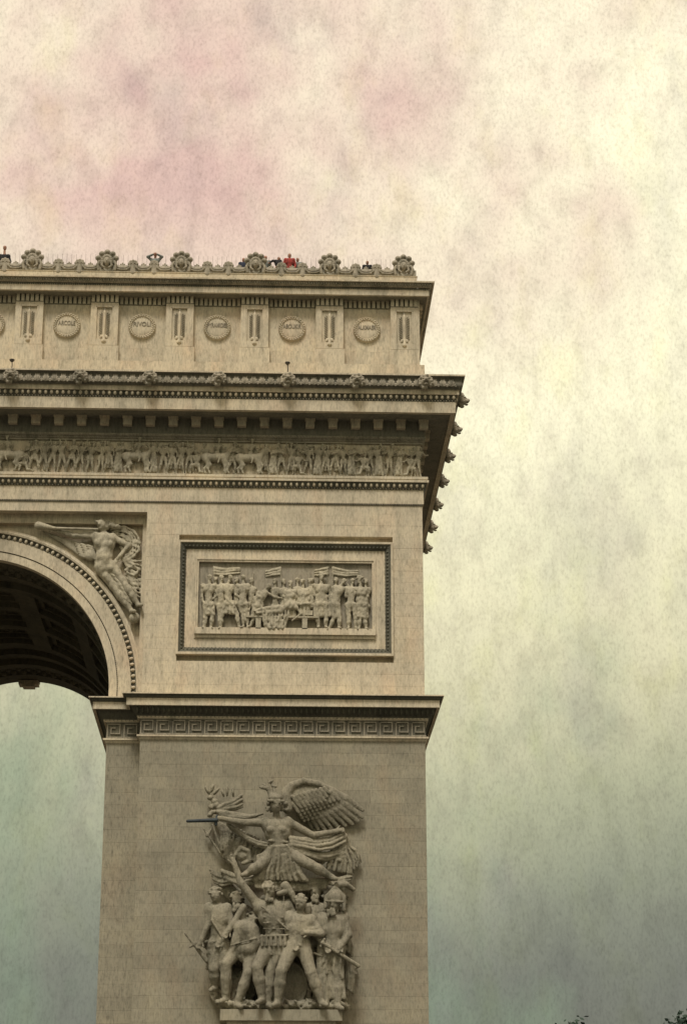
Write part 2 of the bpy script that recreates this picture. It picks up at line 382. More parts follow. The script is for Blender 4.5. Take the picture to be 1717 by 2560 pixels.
# --- masonry cores (the faces in view are laid with blocks in front of them)
m = MB(); m.box(PX+.02, W-.01, .34, DEP-.01, 0, 37.2); m.box(JX+.01, PX+.05, JY+.34, DEP-JY, 0, 37.2); m.build('pier_core', STONE, ARCH)
m = MB(); m.box(XL+.01, 2*XC-PX-.02, .005, DEP-.01, 0, 37.2); m.box(2*XC-PX-.05, 2*XC-JX-.01, JY+.005, DEP-JY, 0, 37.2); m.build('pier_core', STONE, ARCH)
m = MB(); m.box(XL+.05, W-.05, .05, DEP-.05, 37.05, 44.3); m.build('entablature_core', STONE, ARCH)
m = MB(); m.box(XL+.35, W-.35, .45, DEP-.45, 44.2, 50.0); m.build('attic_core', STONE, ARCH)

blockcache = {}
def block_mesh(bw, bh, mat=STONE, dep=.35, ch=.004):
    key = (round(bw, 3), round(bh, 3), dep, mat.name)
    if key not in blockcache:
        a, b = bw/2, bh/2; v = []
        for (x, z) in ((-a, -b), (a, -b), (a, b), (-a, b)): v.append((x, dep, z))
        for (x, z) in ((-a, -b), (a, -b), (a, b), (-a, b)): v.append((x, ch, z))
        for (x, z) in ((-a+ch, -b+ch), (a-ch, -b+ch), (a-ch, b-ch), (-a+ch, b-ch)): v.append((x, 0, z))
        f = [(8, 9, 10, 11)]
        for i in range(4): j = (i+1) % 4; f += [(4+i, 4+j, 8+j, 8+i), (i, j, 4+j, 4+i)]
        blockcache[key] = mesh_of('stone_block', v, f, mat)
    return blockcache[key]
def ashlar(parent, x0, x1, z0, z1, Y, rows, length, hole=None, seed=0, mat=STONE):
    rr = random.Random(seed); ch = (z1-z0)/rows; J = .003
    for r in range(rows):
        za, zb = z0+r*ch, z0+(r+1)*ch; zc = (za+zb)/2
        spans = [(x0, x1)]
        if hole and za < hole[3]-.02 and zb > hole[2]+.02: spans = [(x0, hole[0]), (hole[1], x1)]
        for (a, b) in spans:
            if b-a < .05: continue
            n = max(1, round((b-a)/length)); bw = (b-a)/n
            cuts = [a+i*bw for i in range(n+1)] if r % 2 == 0 or n == 1 else [a]+[a+(i+.5)*bw for i in range(n)]+[b]
            cuts = [c if c in (a, b) else c+rr.uniform(-.3, .3)*bw*.9 for c in cuts]
            for c0, c1 in zip(cuts[:-1], cuts[1:]):
                put('stone_block', block_mesh(c1-c0-J, ch-J, mat), parent, ((c0+c1)/2, Y+rr.uniform(-.003, .003), zc))
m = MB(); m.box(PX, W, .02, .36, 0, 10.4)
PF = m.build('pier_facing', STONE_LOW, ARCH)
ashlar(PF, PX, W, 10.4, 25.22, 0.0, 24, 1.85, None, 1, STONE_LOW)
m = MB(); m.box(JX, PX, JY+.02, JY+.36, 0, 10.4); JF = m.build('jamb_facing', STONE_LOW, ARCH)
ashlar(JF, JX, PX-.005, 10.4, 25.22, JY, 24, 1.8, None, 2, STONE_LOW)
HOLE = (10.04, 20.86, 29.56, 35.5)
m = MB(); m.box(HOLE[0]+.2, HOLE[1]-.2, .30, .338, HOLE[2]+.2, HOLE[3]-.2); UF = m.build('upper_pier_facing', STONE, ARCH)
ashlar(UF, PX, W, 27.42, 37.04, 0.0, 16, 1.85, HOLE, 3)

# --- mouldings round the whole block
def band(name, poly, prof, mat=STONE, smooth=False, parent=ARCH): return sweep(name, poly, prof, mat, parent, smooth)
arc = band('architrave', FULL, [(-1.2, 37.03), (.0, 37.03), (.0, 37.52), (.03, 37.53)])
band('upper_fascia', FULL, [(.03, 37.612), (.068, 37.614), (.068, 38.36), (.10, 38.362)])
band('bead_course', FULL, [(.03, 37.525), (.035, 37.612)], CRUST)
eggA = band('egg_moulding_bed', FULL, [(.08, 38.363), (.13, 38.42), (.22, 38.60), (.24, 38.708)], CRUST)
shelf = band('frieze_ledge', FULL, [(.2, 38.71), (.325, 38.712), (.325, 38.83), (.24, 38.85), (.24, 38.88), (.285, 38.89), (.285, 39.03), (-.06, 39.06)])
FR = band('frieze', FULL, [(-.06, 39.05), (-.06, 40.90)], SOOTY_SHADE)  # dark bed colour carries the shade gaps between the figures
band('frieze_top_fillet', FULL, [(-.06, 40.88), (.06, 40.885), (.06, 40.95), (.05, 40.96)], CARVED)
bed = band('bed_moulding', FULL, [(.05, 40.955), (.09, 40.98), (.12, 41.03), (.13, 41.10), (.17, 41.11), (.20, 41.17), (.21, 41.24)], CARVED, True)
band('modillion_band', FULL, [(.20, 41.24), (.16, 41.245), (.16, 42.09)], SOOTY_SHADE)
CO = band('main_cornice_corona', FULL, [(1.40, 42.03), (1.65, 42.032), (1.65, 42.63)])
band('cornice_soffit', FULL, [(.15, 42.085), (1.38, 42.085), (1.402, 42.031)], SOOTY_SHADE)
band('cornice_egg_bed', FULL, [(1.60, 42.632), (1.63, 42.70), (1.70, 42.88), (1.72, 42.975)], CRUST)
band('cornice_fillet', FULL, [(1.70, 42.978), (1.82, 42.98), (1.82, 43.21), (1.88, 43.215)])
CY = band('cornice_cyma', FULL, curve((1.88, 43.216), (2.07, 43.88), .10, 8), SOOTY_SHADE, True)
band('cornice_lip', FULL, [(2.07, 43.882), (2.125, 43.884), (2.125, 43.97), (.15, 44.32)])
band('attic_base', FULL, [(.198, 44.20), (.198, 45.29), (.0, 45.295), (-.1, 45.30), (-.1, 45.345)])
band('attic_plinth_back', FULL, [(-.24, 45.3), (-.24, 46.17), (-.36, 46.175), (-.36, 46.21)])
AC = band('attic_cornice', FULL, [(.38, 49.10), (.42, 49.13), (.46, 49.132), (.46, 49.45)])
band('attic_soffit', FULL, [(-.3, 49.10), (.382, 49.101)], SOOTY_SHADE)
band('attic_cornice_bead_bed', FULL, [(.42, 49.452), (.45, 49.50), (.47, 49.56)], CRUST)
band('attic_cyma', FULL, curve((.50, 49.562), (.68, 49.78), .12, 6), CARVED, True)
band('attic_cornice_lip', FULL, [(.68, 49.782), (.745, 49.784), (.745, 49.866), (-.05, 50.05), (-.05, 50.06)])
m = MB(); m.box(XL+.9, W-.9, .9, DEP-.9, 50.0, 50.2); m.build('roof_terrace', STONE, ARCH)

# --- rows of carved ornament along a front edge and along the right-hand side
XV = -3.6                                       # carved repeats are laid from here (a little beyond the left edge of the view)
def egg_mesh(name='egg'):
    q = MB(); q.ball((0, 0, 0), 1, 8, 6, (.085, .09, .125)); return q.mesh(name, STONE, True)
EGG = egg_mesh()
def row(parent, mesh, name, p, z, pitch, start, xv=XV, side_to=None, **kw):
    x = start
    while x > xv: put(name, mesh, parent, (x, -p, z), **kw); x -= pitch
def beads(name, parent, p, z, r, pitch, x1, side=True):
    q = MB(); x = x1
    while x > XV: q.ball((x, -p, z), r, 6, 4); x -= pitch
    if side:
        y = -p+pitch
        while y < DEP: q.ball((x1+.02, y, z), r, 5, 3); y += pitch*2
    o = q.build(name, CARVED, parent, True); o['kind'] = 'stuff'; return o
row(eggA, EGG, 'egg', .17, 38.57, .2933, 22.42); beads('bead_row', eggA, .115, 38.40, .035, .1467, 22.45, False)
ceb = [o for o in ARCH.children if o.name == 'cornice_egg_bed'][0]
row(ceb, EGG, 'egg', 1.70, 42.86, .2933, 23.95); beads('bead_row', ceb, 1.66, 42.675, .042, .1467, 24.02, False)
for k in range(40): put('egg', EGG, ceb, (W+1.70, -1.4+.2933*2*k, 42.86), (0, 0, math.pi/2))
bc = [o for o in ARCH.children if o.name == 'bead_course'][0]; beads('bead_row', bc, .05, 37.568, .035, .09, 22.4, False)
acb = [o for o in ARCH.children if o.name == 'attic_cornice_bead_bed'][0]; beads('bead_row', acb, .46, 49.49, .035, .115, 22.84)
q = MB(); x = 22.9
while x > XV:
    q.tube([(x, -.56, 49.60), (x, -.66, 49.75)], .035, 5); x -= .13
o = q.build('leaf_row', CARVED, [o for o in ARCH.children if o.name == 'attic_cyma'][0], True); o['kind'] = 'stuff'
q = MB(); x = 22.4
while x > XV: q.ball((x, -.19, 41.19), .04, 5, 4, (1, 1, 1.2)); x -= .16
x = 22.4
while x > XV: q.ball((x, -.125, 41.04), .035, 5, 4); x -= .12
o = q.build('bead_row', CARVED, bed, True); o['kind'] = 'stuff'
# modillions
q = MB(); q.box(-.225, .225, -.50, -.15, 41.62, 42.0); q.box(-.26, .26, -.54, -.15, 42.0, 42.084); q.box(-.18, .18, -.515, -.50, 41.67, 41.96)
MOD = q.mesh('modillion', STONE)
mod_p = CO
x = 22.49
while x > XV: put('modillion', MOD, mod_p, (x, 0, 0)); x -= 1.1733
y = 1.2
while y < DEP: put('modillion', MOD, mod_p, (W, y, 0), (0, 0, math.pi/2)); y += 1.2
# lion heads
s = Sculpt(.06)
s.ell((0, -.16, 0), (.25, .22, .27)); s.ell((0, -.36, -.02), (.15, .17, .13)); s.cap((0, -.36, .10), (0, -.50, .03), .07, .085, k=.05); s.ell((0, -.54, .02), (.08, .05, .05), k=.03)
s.ell((0, -.40, -.21), (.10, .10, .055), k=.03)
for sx in (-1, 1):
    s.cap((sx*.05, -.36, .13), (sx*.15, -.33, .15), .045, k=.03); s.ell((sx*.075, -.48, -.045), (.07, .06, .055), k=.03); s.ell((sx*.22, -.2, .22), (.07, .05, .075), k=.03)
    s.ell((sx*.09, -.385, .075), (.04, .03, .025), k=.01, neg=True)
for i in range(15):
    a = math.radians(-62+i*304/14-90+  28); r = .30+.03*(i % 2); s.ell((r*math.cos(a+math.pi/2+.0), -.10-.03*(i % 3), r*1.05*math.sin(a+math.pi/2)), (.095, .13, .10), k=.02)
s.ell((0, -.50, -.125), (.085, .10, .05), k=.01, neg=True)
LION = s.mesh('lion_head', CARVED, .025)
for i in range(7): put('lion_head', LION, CY, (22.49-3.52*i, -2.0, 43.52))
for i in range(7): put('lion_head', LION, CY, (W+2.0, .35+4.15*i, 43.52), (0, 0, math.pi/2))
# palmettes between the lion heads
q = MB()
for i in range(7):
    a = R_(-75+25*i); r = .34 if i % 2 == 0 else .30; c, t = math.cos(a), math.sin(a)
    q.tube([(0, 0, -.22), (t*r*.5, -.03, -.22+c*r*.62), (t*r*.95*.62, -.01, -.22+c*r*1.45), (t*r*.75*.75, .03, -.2+c*r*1.55)], [.03, .04, .046, .016], 5)
for sx in (-1, 1):
    q.tube([(sx*.19+.05*math.cos(b)*sx*(1-.08*j), -.01, -.2+.06*math.sin(b)*(1-.08*j)) for j, b in enumerate(np.linspace(-1.2, 4.2, 9))], .03, 5)
PALM = q.mesh('palmette', CARVED, True)
for i in range(8):
    for j in range(1, 8):
        x = 22.49-3.52*(i-1)-.44*j
        if XV < x < 24.1: put('palmette', PALM, CY, (x, -1.985, 43.54), (R_(-14), 0, 0))

# --- frieze figures
def local_fig(kind, seed):
    rr = random.Random(seed); s = Sculpt(.03); H = 1.0; u = lambda a: rr.uniform(-a, a)
    st = .07+rr.random()*.06; lean = u(.09)
    J = dict(head=(lean*1.5, -.10, .90), ls=(-.115+lean, -.075, .79), rs=(.115+lean, -.075, .79), lp=(-.055, -.06, .51), rp=(.055, -.06, .51),
             lk=(-st-u(.02), -.10, .28), lf=(-st*1.5, -.05, .035), rk=(st*.8+u(.03), -.10, .28), rf=(st*1.2, -.05, .035), look=rr.uniform(-.8, .8))
    if kind == 'kneel':
        for n_ in ('head', 'ls', 'rs', 'lp', 'rp'): v_ = J[n_]; J[n_] = (v_[0]*1.2-.05, v_[1], v_[2]-.24)
        J['lk'], J['lf'], J['rk'], J['rf'] = (-.24, -.12, .26), (-.24, -.06, .035), (.06, -.12, .06), (.26, -.05, .05)
    opts = [((-.19, -.11, .66), (-.20, -.14, .52)), ((-.20, -.12, .68), (-.06, -.17, .64)), ((-.22, -.1, .72), (-.30, -.12, .84)), ((-.21, -.1, .70), (-.33, -.12, .70)), ((-.20, -.12, .86), (-.16, -.14, 1.0)), ((-.16, -.14, .66), (.04, -.2, .70))]
    a, b = opts[rr.randrange(6)]; c, d = opts[rr.randrange(6)]
    dz = -.24 if kind == 'kneel' else 0
    J['le'], J['lh'] = (a[0]+lean, a[1], a[2]+dz), (b[0]+lean, b[1], b[2]+dz); J['re'], J['rh'] = (-c[0]+lean, c[1], c[2]+dz), (-d[0]+lean, d[1], d[2]+dz)
    human(s, J, H, hand=False)
    if kind == 'soldier':
        s.ell((lean*1.5, -.1, .965), (.07, .07, .05), k=.01); s.ell((lean*1.5, -.1, 1.0), (.035, .05, .03), k=.01)
        folds(s, [(-.09, -.09, .55), (.09, -.09, .55)], [(-.12, -.10, .40), (.12, -.10, .40)], 5, .03, .035, k=.015, seed=seed)
        s.cap((.24+lean, -.1, .35), (.27+lean, -.08, 1.02), .012, k=.005)
    if kind == 'robed':
        folds(s, [(-.08, -.1, .6), (.08, -.1, .6)], [(-.15, -.09, .06), (.15, -.09, .06)], 7, .035, .045, k=.02, seed=seed)
    if kind == 'cloak':
        folds(s, [(-.14, -.04, .80), (.1, -.04, .80)], [(-.2, -.03, .2), (.05, -.03, .2)], 5, .035, .045, k=.02, seed=seed)
        s.ell((lean*1.5, -.1, .955), (.085, .06, .035), k=.01)
    if kind == 'standard': s.cap((-.24, -.14, .1), (-.16, -.1, 1.04), .014, k=.005); folds(s, [(-.17, -.1, 1.0), (-.19, -.1, .74)], [(.14, -.08, .98), (.10, -.08, .70)], 5, .03, .03, .02, .03, k=.015, seed=seed)
    return s.mesh('frieze_figure', STATUE, .021, (0, 0, 0), .005, .14)
FIGS = [local_fig(k, 20+i) for i, k in enumerate(['soldier', 'robed', 'cloak', 'plain', 'soldier', 'robed', 'cloak', 'plain', 'soldier', 'kneel', 'standard', 'robed', 'kneel', 'cloak', 'standard', 'plain'])]
def horse():
    s = Sculpt(.05); Y = -.12
    s.cap((-.26, Y, .55), (.26, Y, .57), .14, .135); s.ell((-.30, Y, .56), (.16, .13, .16)); s.ell((.28, Y, .55), (.15, .13, .17))
    s.cap((.34, Y, .62), (.52, Y, .86), .10, .065); s.cap((.53, Y, .88), (.68, Y, .78), .06, .038); s.cap((.50, Y, .92), (.50, Y, .97), .02, k=.01)
    for a in (((.30, .45), (.42, .30), (.36, .12), (.42, .04)), ((.26, .42), (.30, .26), (.28, .10), (.31, .03)), ((-.32, .46), (-.24, .30), (-.36, .18), (-.32, .03)), ((-.28, .46), (-.16, .30), (-.24, .17), (-.18, .03))):
        pts = [(x, Y-.04, z) for x, z in a]; s.cap(pts[0], pts[1], .075, .045); s.cap(pts[1], pts[2], .042, .03); s.cap(pts[2], pts[3], .028, .035)
    s.path([(-.42, Y, .64), (-.54, Y, .56), (-.58, Y, .32)], .04, .02)
    J = dict(head=(.10, Y-.06, 1.10), ls=(-.01, Y-.03, .98), rs=(.15, Y-.03, .98), lp=(.0, Y-.02, .72), rp=(.08, Y-.02, .72), lk=(.14, Y-.12, .58), lf=(.08, Y-.13, .36), le=(-.06, Y-.08, .88), lh=(.04, Y-.12, .80), re=(.22, Y-.06, .90), rh=(.34, Y-.08, .84), look=.8)
    human(s, J, .8, hand=False); s.ell((.1, Y-.06, 1.16), (.06, .06, .045), k=.01)
    return s.mesh('frieze_rider', STATUE, .022)
HORSE = horse(); rr = random.Random(4)
x = 22.12; i = 0
while x > XV:
    pxx = x
    if (11.0 < x < 14.6 and i % 2 == 0) or 7.6 < x < 8.2 or 1.5 < x < 2.0:
        put('frieze_rider', HORSE, FR, (x-.35, .06, 39.07), (0, 0, 0), (1.62*(1 if rr.random() < .8 else -1), 1.6, 1.62)); x -= 1.25
    else:
        sc = rr.uniform(1.68, 1.80); put('frieze_figure', FIGS[rr.randrange(16)], FR, (x, .06, 39.07), (0, rr.uniform(-.07, .07), 0), (sc*rr.choice((-1, 1))*rr.uniform(.78, .95), 1.9, sc)); x -= rr.uniform(.42, .54)
    i += 1
x = 21.9
while x > XV: put('frieze_figure', FIGS[rr.randrange(16)], FR, (x, .20, 39.12+rr.uniform(-.03, .06)), (0, 0, 0), (1.4*rr.choice((-1, 1)), 1.5, 1.72)); x -= rr.uniform(.6, 1.0)

# --- attic: pilaster strips with hilts, shields with names, dentils
strips = [XC+1.97+3.94*i for i in range(-2, 6)]
q = MB()
q.box(-.725, -.40, 0, .5, 46.24, 48.66); q.box(.40, .725, 0, .5, 46.24, 48.66); q.box(-.40, .40, 0, .5, 48.40, 48.66); q.box(-.40, .40, .004, .5, 46.24, 46.60); q.box(-.40, .40, .09, .5, 46.60, 48.40)
q.box(-.46, -.42, -.012, 0, 46.60, 48.46); q.box(.42, .46, -.012, 0, 46.60, 48.46); q.box(-.46, .46, -.012, 0, 48.42, 48.46)
q.box(-.80, .80, -.04, .5, 45.34, 46.205); q.box(-.74, .74, .05, .5, 46.205, 46.24)
STRIP = q.mesh('attic_pilaster', STONE)
s = Sculpt(.02); s.cap((0, .02, 48.1), (0, .02, 46.78), .085, .075); s.cap((0, .0, 46.78), (0, .0, 46.48), .06, .10, k=.01); s.ell((0, -.01, 46.46), (.13, .07, .09), k=.02)
for sx in (-1, 1): s.ell((sx*.14, 0, 46.72), (.07, .05, .12), sx*.4, k=.02)
s.ell((0, .02, 48.18), (.06, .05, .1), k=.02); SWORD = s.mesh('sheathed_sword', STONE, .03)
s = Sculpt(.01)
for i in range(10):
    for sx in (-1, 1): s.ell((sx*.155, .05, 46.92+.13*i), (.02, .04, .085), -sx*.5, k=.004); s.ell((sx*.235, .06, 46.86+.13*i), (.018, .03, .075), -sx*.75, k=.004)
s.ell((0, .03, 48.3), (.05, .04, .06), k=.01); LEAVES = s.mesh('laurel_branch', CARVED, .016)
for x in strips:
    st = put('attic_pilaster', STRIP, ARCH, (x, 0, 0)); put('sheathed_sword', SWORD, st); put('laurel_branch', LEAVES, st)['kind'] = 'stuff'
q = MB(); q.box(-1.245, 1.245, .30, .52, 46.20, 48.66); PAN = q.mesh('attic_panel', STONE)
bays = [XC+3.94*i for i in range(-1, 6)]
for x in bays: put('attic_panel', PAN, ARCH, (x, 0, 0))
# dentils: forward over the strips, set back over the panels
q = MB(); q.box(-.082, .082, -.03, .50, 48.70, 49.098); DENT = q.mesh('dentil', STONE)
dc = AC
def under(x0, x1, Y):
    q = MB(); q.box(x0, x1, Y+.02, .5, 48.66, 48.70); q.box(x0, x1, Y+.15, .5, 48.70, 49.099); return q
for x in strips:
    under(x-.74, x+.74, -.04).build('dentil_backing', SOOTY_SHADE, dc)
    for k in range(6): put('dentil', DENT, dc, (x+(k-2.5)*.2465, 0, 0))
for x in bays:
    under(x-1.22, x+1.22, .23).build('dentil_backing', SOOTY_SHADE, dc)
    for k in range(10): put('dentil', DENT, dc, (x+(k-4.5)*.2465, .27, 0))
# the bays behind the first/last pilaster are closed by the core; right-hand return
q = MB(); q.box(W-.36, W-.02, .02, DEP-.1, 46.2, 49.1); q.build('attic_side_wall', STONE, ARCH)
q = MB(); y = .6
q.box(-.082, .082, -.2, .2, 48.80, 49.098); DS = q.mesh('dentil', STONE)
while y < DEP: put('dentil', DS, dc, (W, y, 0), (0, 0, math.pi/2)); y += .5
# shields
def torus(q, R, r, n=40, m=8, y=0.0, fy=1.0):
    b = len(q.v)
    for i in range(n):
        a = 2*math.pi*i/n
        for j in range(m):
            t = 2*math.pi*j/m; q.v.append(((R+r*math.cos(t))*math.cos(a), y+fy*r*math.sin(t), (R+r*math.cos(t))*math.sin(a)))
    for i in range(n):
        for j in range(m): q.f.append((b+i*m+j, b+i*m+(j+1) % m, b+((i+1) % n)*m+(j+1) % m, b+((i+1) % n)*m+j))
q = MB(); torus(q, .615, .115, 44, 8, .02, 1.1); WREATH = q.mesh('wreath', STONE, True)
q = MB()
for i in range(30):
    a = 2*math.pi*i/30; q.ball((.66*math.cos(a), -.11, .66*math.sin(a)), .05, 6, 4, (1, .8, 1)); q.ball((.57*math.cos(a+.1), -.12, .57*math.sin(a+.1)), .04, 6, 4, (1, .8, 1))
WLEAF = q.mesh('wreath_leaves', STONE, True)
q = MB(); n = 40; q.v.append((0, -.10, 0))
for rr_, yy in ((.2, -.098), (.38, -.09), (.50, -.075), (.56, -.05)):
    for i in range(n): a = 2*math.pi*i/n; q.v.append((rr_*math.cos(a), yy, rr_*math.sin(a)))
for i in range(n):
    q.f.append((0, 1+i, 1+(i+1) % n))
    for k in range(3): a = 1+k*n; q.f.append((a+i, a+n+i, a+n+(i+1) % n, a+(i+1) % n))
DISC = q.mesh('shield_disc', STONE, True)
LETTER = material('weathered_lettering', (.25, .22, .165), var=.1)
def letters(txt, width):
    c = bpy.data.curves.new('lettering', 'FONT'); c.body = txt; c.align_x = 'CENTER'; c.align_y = 'CENTER'; c.size = .3; c.extrude = .014; c.offset = .004
    o = bpy.data.objects.new('lettering', c); COL.objects.link(o); dg = bpy.context.evaluated_depsgraph_get(); me = bpy.data.meshes.new_from_object(o.evaluated_get(dg))
    bpy.data.objects.remove(o); me.materials.clear(); me.materials.append(LETTER)
    xs = [v.co.x for v in me.vertices]; k = width/(max(xs)-min(xs))
    for v in me.vertices: x, z, y = v.co.x*k, v.co.y*1.15, v.co.z; v.co = (x, -y - .10*max(0, 1-(x/1.1)**2), z)
    me.update(); return me
names = {0: None, 1: 'ARCOLE', 2: 'RIVOLI', 3: 'PYRAMIDES', 4: 'ABOUKIR', 5: 'ALKMAER'}
for i in range(6):
    sh = put('shield', WREATH, ARCH, (XC+3.94*i, .28, 47.43)); put('wreath_leaves', WLEAF, sh); put('shield_disc', DISC, sh)
    if names[i]: put('lettering', letters(names[i], {6: .90, 9: 1.04, 7: .96}[len(names[i])]), sh, (0, -.012, .10))

# --- parapet
PAR = band('parapet', [(XL, 0), (W, 0), (W, DEP), (XL, DEP)], [(-.10, 49.95), (-.10, 50.25), (-.13, 50.26), (-.13, 50.50), (-.10, 50.51), (-.10, 50.54), (-.5, 50.55), (-.5, 49.95)])
def outline(pts, y0, y1, name, mat):
    n = len(pts); v = [(x, y0, z) for x, z in pts]+[(x, y1, z) for x, z in pts]
    f = [tuple(range(n)), tuple(range(2*n-1, n-1, -1))]+[(i, i+n, (i+1) % n+n, (i+1) % n) for i in range(n)]
    f = [tuple(reversed(t)) for t in f]
    return mesh_of(name, v, f, mat)
def umesh():
    q = MB(); a = np.linspace(math.pi, 2*math.pi, 13)
    q.box(-.58, .58, .19, .42, 50.40, 50.76)
    q.tube([(.40*math.cos(t), .15, 50.72+.20*math.sin(t)) for t in a], .035, 6); q.tube([(.33*math.cos(t), .14, 50.74+.13*math.sin(t)) for t in a], .028, 6)
    for sx in (-1, 1): q.tube([(sx*(.40+.07-.075*(1-.09*j)*math.cos(b)), .13, 50.80+.075*(1-.09*j)*math.sin(b)) for j, b in enumerate(np.linspace(0, 4.6, 9))], .026, 6)
    return q.mesh('scroll', CARVED, True)
USC = umesh()
s = Sculpt(.02)
for i in range(5): a = R_(-80+40*i); s.cap((0, .22, 50.66), (.19*math.sin(a), .2, 50.80+.17*math.cos(a)), .06, .085, k=.012)
s.cap((0, .25, 50.40), (0, .24, 50.74), .17, .13); s.ell((0, .14, 50.50), (.08, .06, .06), k=.01)
for sx in (-1, 1): s.path([(sx*.14, .2, 50.82), (sx*.17, .17, 50.66), (sx*.30, .17, 50.54), (sx*.50, .2, 50.50)], .06, .05, k=.015)
PPALM = s.mesh('parapet_palmette', CARVED, .025)
s = Sculpt(.015)
for i in range(3): a = R_(-55+55*i); s.cap((0, .24, 50.70), (.11*math.sin(a), .24, 50.74+.13*math.cos(a)), .035, .045)
PBUD = s.mesh('parapet_bud', CARVED, .022)
s = Sculpt(.02)
s.ell((0, .10, 50.90), (.155, .16, .21)); s.cap((0, -.06, 50.93), (0, -.09, 50.86), .022, .032, k=.01); s.cap((-.07, -.035, 50.97), (.07, -.035, 50.97), .02, k=.01); s.cap((-.045, -.045, 50.79), (.045, -.045, 50.79), .018, k=.008)
for sx in (-1, 1): s.ell((sx*.06, -.05, 50.93), (.028, .03, .016), k=.004, neg=True)
for i in range(9):
    a = R_(-100+25*i); s.ell((.22*math.sin(a), .10, 50.92+.26*math.cos(a)), (.085, .09, .085), k=.02)
for sx in (-1, 1): s.path([(sx*.22, .08, 50.85), (sx*.25, .06, 50.68), (sx*.12, .04, 50.58)], .06, .04); s.path([(sx*.40, .15, 50.50), (sx*.46, .12, 50.75), (sx*.38, .14, 50.92)], .08, .06)
for lx, lz in ((0, .44), (.27, .35), (-.27, .35), (.43, .13), (-.43, .13)): s.ell((lx, .22, 50.98+lz), (.155, .10, .14), k=.015); s.ell((lx, .13, 50.98+lz), (.085, .06, .075), k=.008)
s.cap((-.40, .28, 50.47), (.40, .28, 50.47), .13); s.ell((0, .28, 50.92), (.50, .13, .48), k=.02)
MASK = s.mesh('parapet_mask', CARVED, .026)
for x in strips:
    put('parapet_mask', MASK, PAR, (x, 0, 50.53-50.40*1.15), (0, 0, 0), (1.06, 1, 1.15))
    if x > 21: continue
    for d in (.83, 1.94, 3.07): put('scroll', USC, PAR, (x+d, 0, 50.53-50.40*1.15), (0, 0, 0), (1.06, 1, 1.15)); put('parapet_bud', PBUD, PAR, (x+d, 0, 50.53-50.40*1.15), (0, 0, 0), (1.06, 1, 1.15))
    for d in (1.385, 2.505): put('parapet_palmette', PPALM, PAR, (x+d, 0, 50.53-50.40*1.15), (0, 0, 0), (1.06, 1, 1.15))
q = MB(); q.box(21.95, W-.16, .16, .42, 50.50, 50.90); q.build('parapet_end', CARVED, PAR)

# --- imposts with key pattern
def impost(poly):
    IM = band('impost_cornice', poly, [(.55, 26.83), (.55, 26.787), (.683, 26.789), (.683, 27.143), (.70, 27.146)])
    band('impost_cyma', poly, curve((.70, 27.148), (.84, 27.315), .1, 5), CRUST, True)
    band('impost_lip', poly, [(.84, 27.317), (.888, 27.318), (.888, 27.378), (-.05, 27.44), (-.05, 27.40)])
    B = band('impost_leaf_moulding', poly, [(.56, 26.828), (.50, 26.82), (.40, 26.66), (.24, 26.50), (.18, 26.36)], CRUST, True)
    band('impost_upper_fillet', poly, [(.18, 26.358), (.15, 26.31), (.13, 26.308), (.13, 26.26), (.05, 26.255)])
    K = band('key_band', poly, [(.02, 26.262), (.02, 25.44)], SOOTY_SHADE)
    band('impost_lower_fillet', poly, [(.05, 25.442), (.163, 25.43), (.163, 25.345), (.10, 25.33), (.05, 25.24), (.02, 25.205), (-.05, 25.2)])
    return IM, B, K
IM, IB, KB = impost(PIER_R); impost(PIER_L)
q = MB(); u = .78; e = .058
def kb(x0, x1, z0, z1): q.box(x0, x1, -.075, .015, z0, z1)
z0, z1 = 25.45, 26.25
kb(0, u-.03, z0+.01, z0+e+.01); kb(.03, .03+e, z0+e+.01, z1-.07); kb(.03, u-.11, z1-.07-e+.0, z1-.07); kb(u-.11-e, u-.11, z0+.20, z1-.07-e); kb(.20, u-.11-e, z0+.20, z0+.20+e); kb(.20, .20+e, z0+.20+e, z1-.26); kb(.20+e, .44, z1-.26-e, z1-.26)
kb(0, u, z1-.005-.03, z1)
KEY = q.mesh('key_motif', CARVED)
for i in range(18): put('key_motif', KEY, KB, (PX-.03+.785*i, -.025, 0), (0, 0, 0), (1.0, 1, 1))
for i in range(2): put('key_motif', KEY, KB, (JX-.02+.83*i, JY-.025, 0), (0, 0, 0), (1.05, 1, 1))
q = MB(); x = W+.15
while x > PX-.1: q.ball((x, -.165, 26.335), .035, 6, 4); x -= .195
x = PX-.2
while x > JX-.15: q.ball((x, JY-.165, 26.335), .035, 6, 4); x -= .195
o = q.build('bead_row', CARVED, IB, True); o['kind'] = 'stuff'
q = MB(); x = W+.35
while x > PX-.3:
    q.tube([(x, -.24, 26.46), (x+.02, -.38, 26.60), (x, -.50, 26.80)], [.05, .07, .03], 5); x -= .26
o = q.build('leaf_row', CRUST, IB, True); o['kind'] = 'stuff'

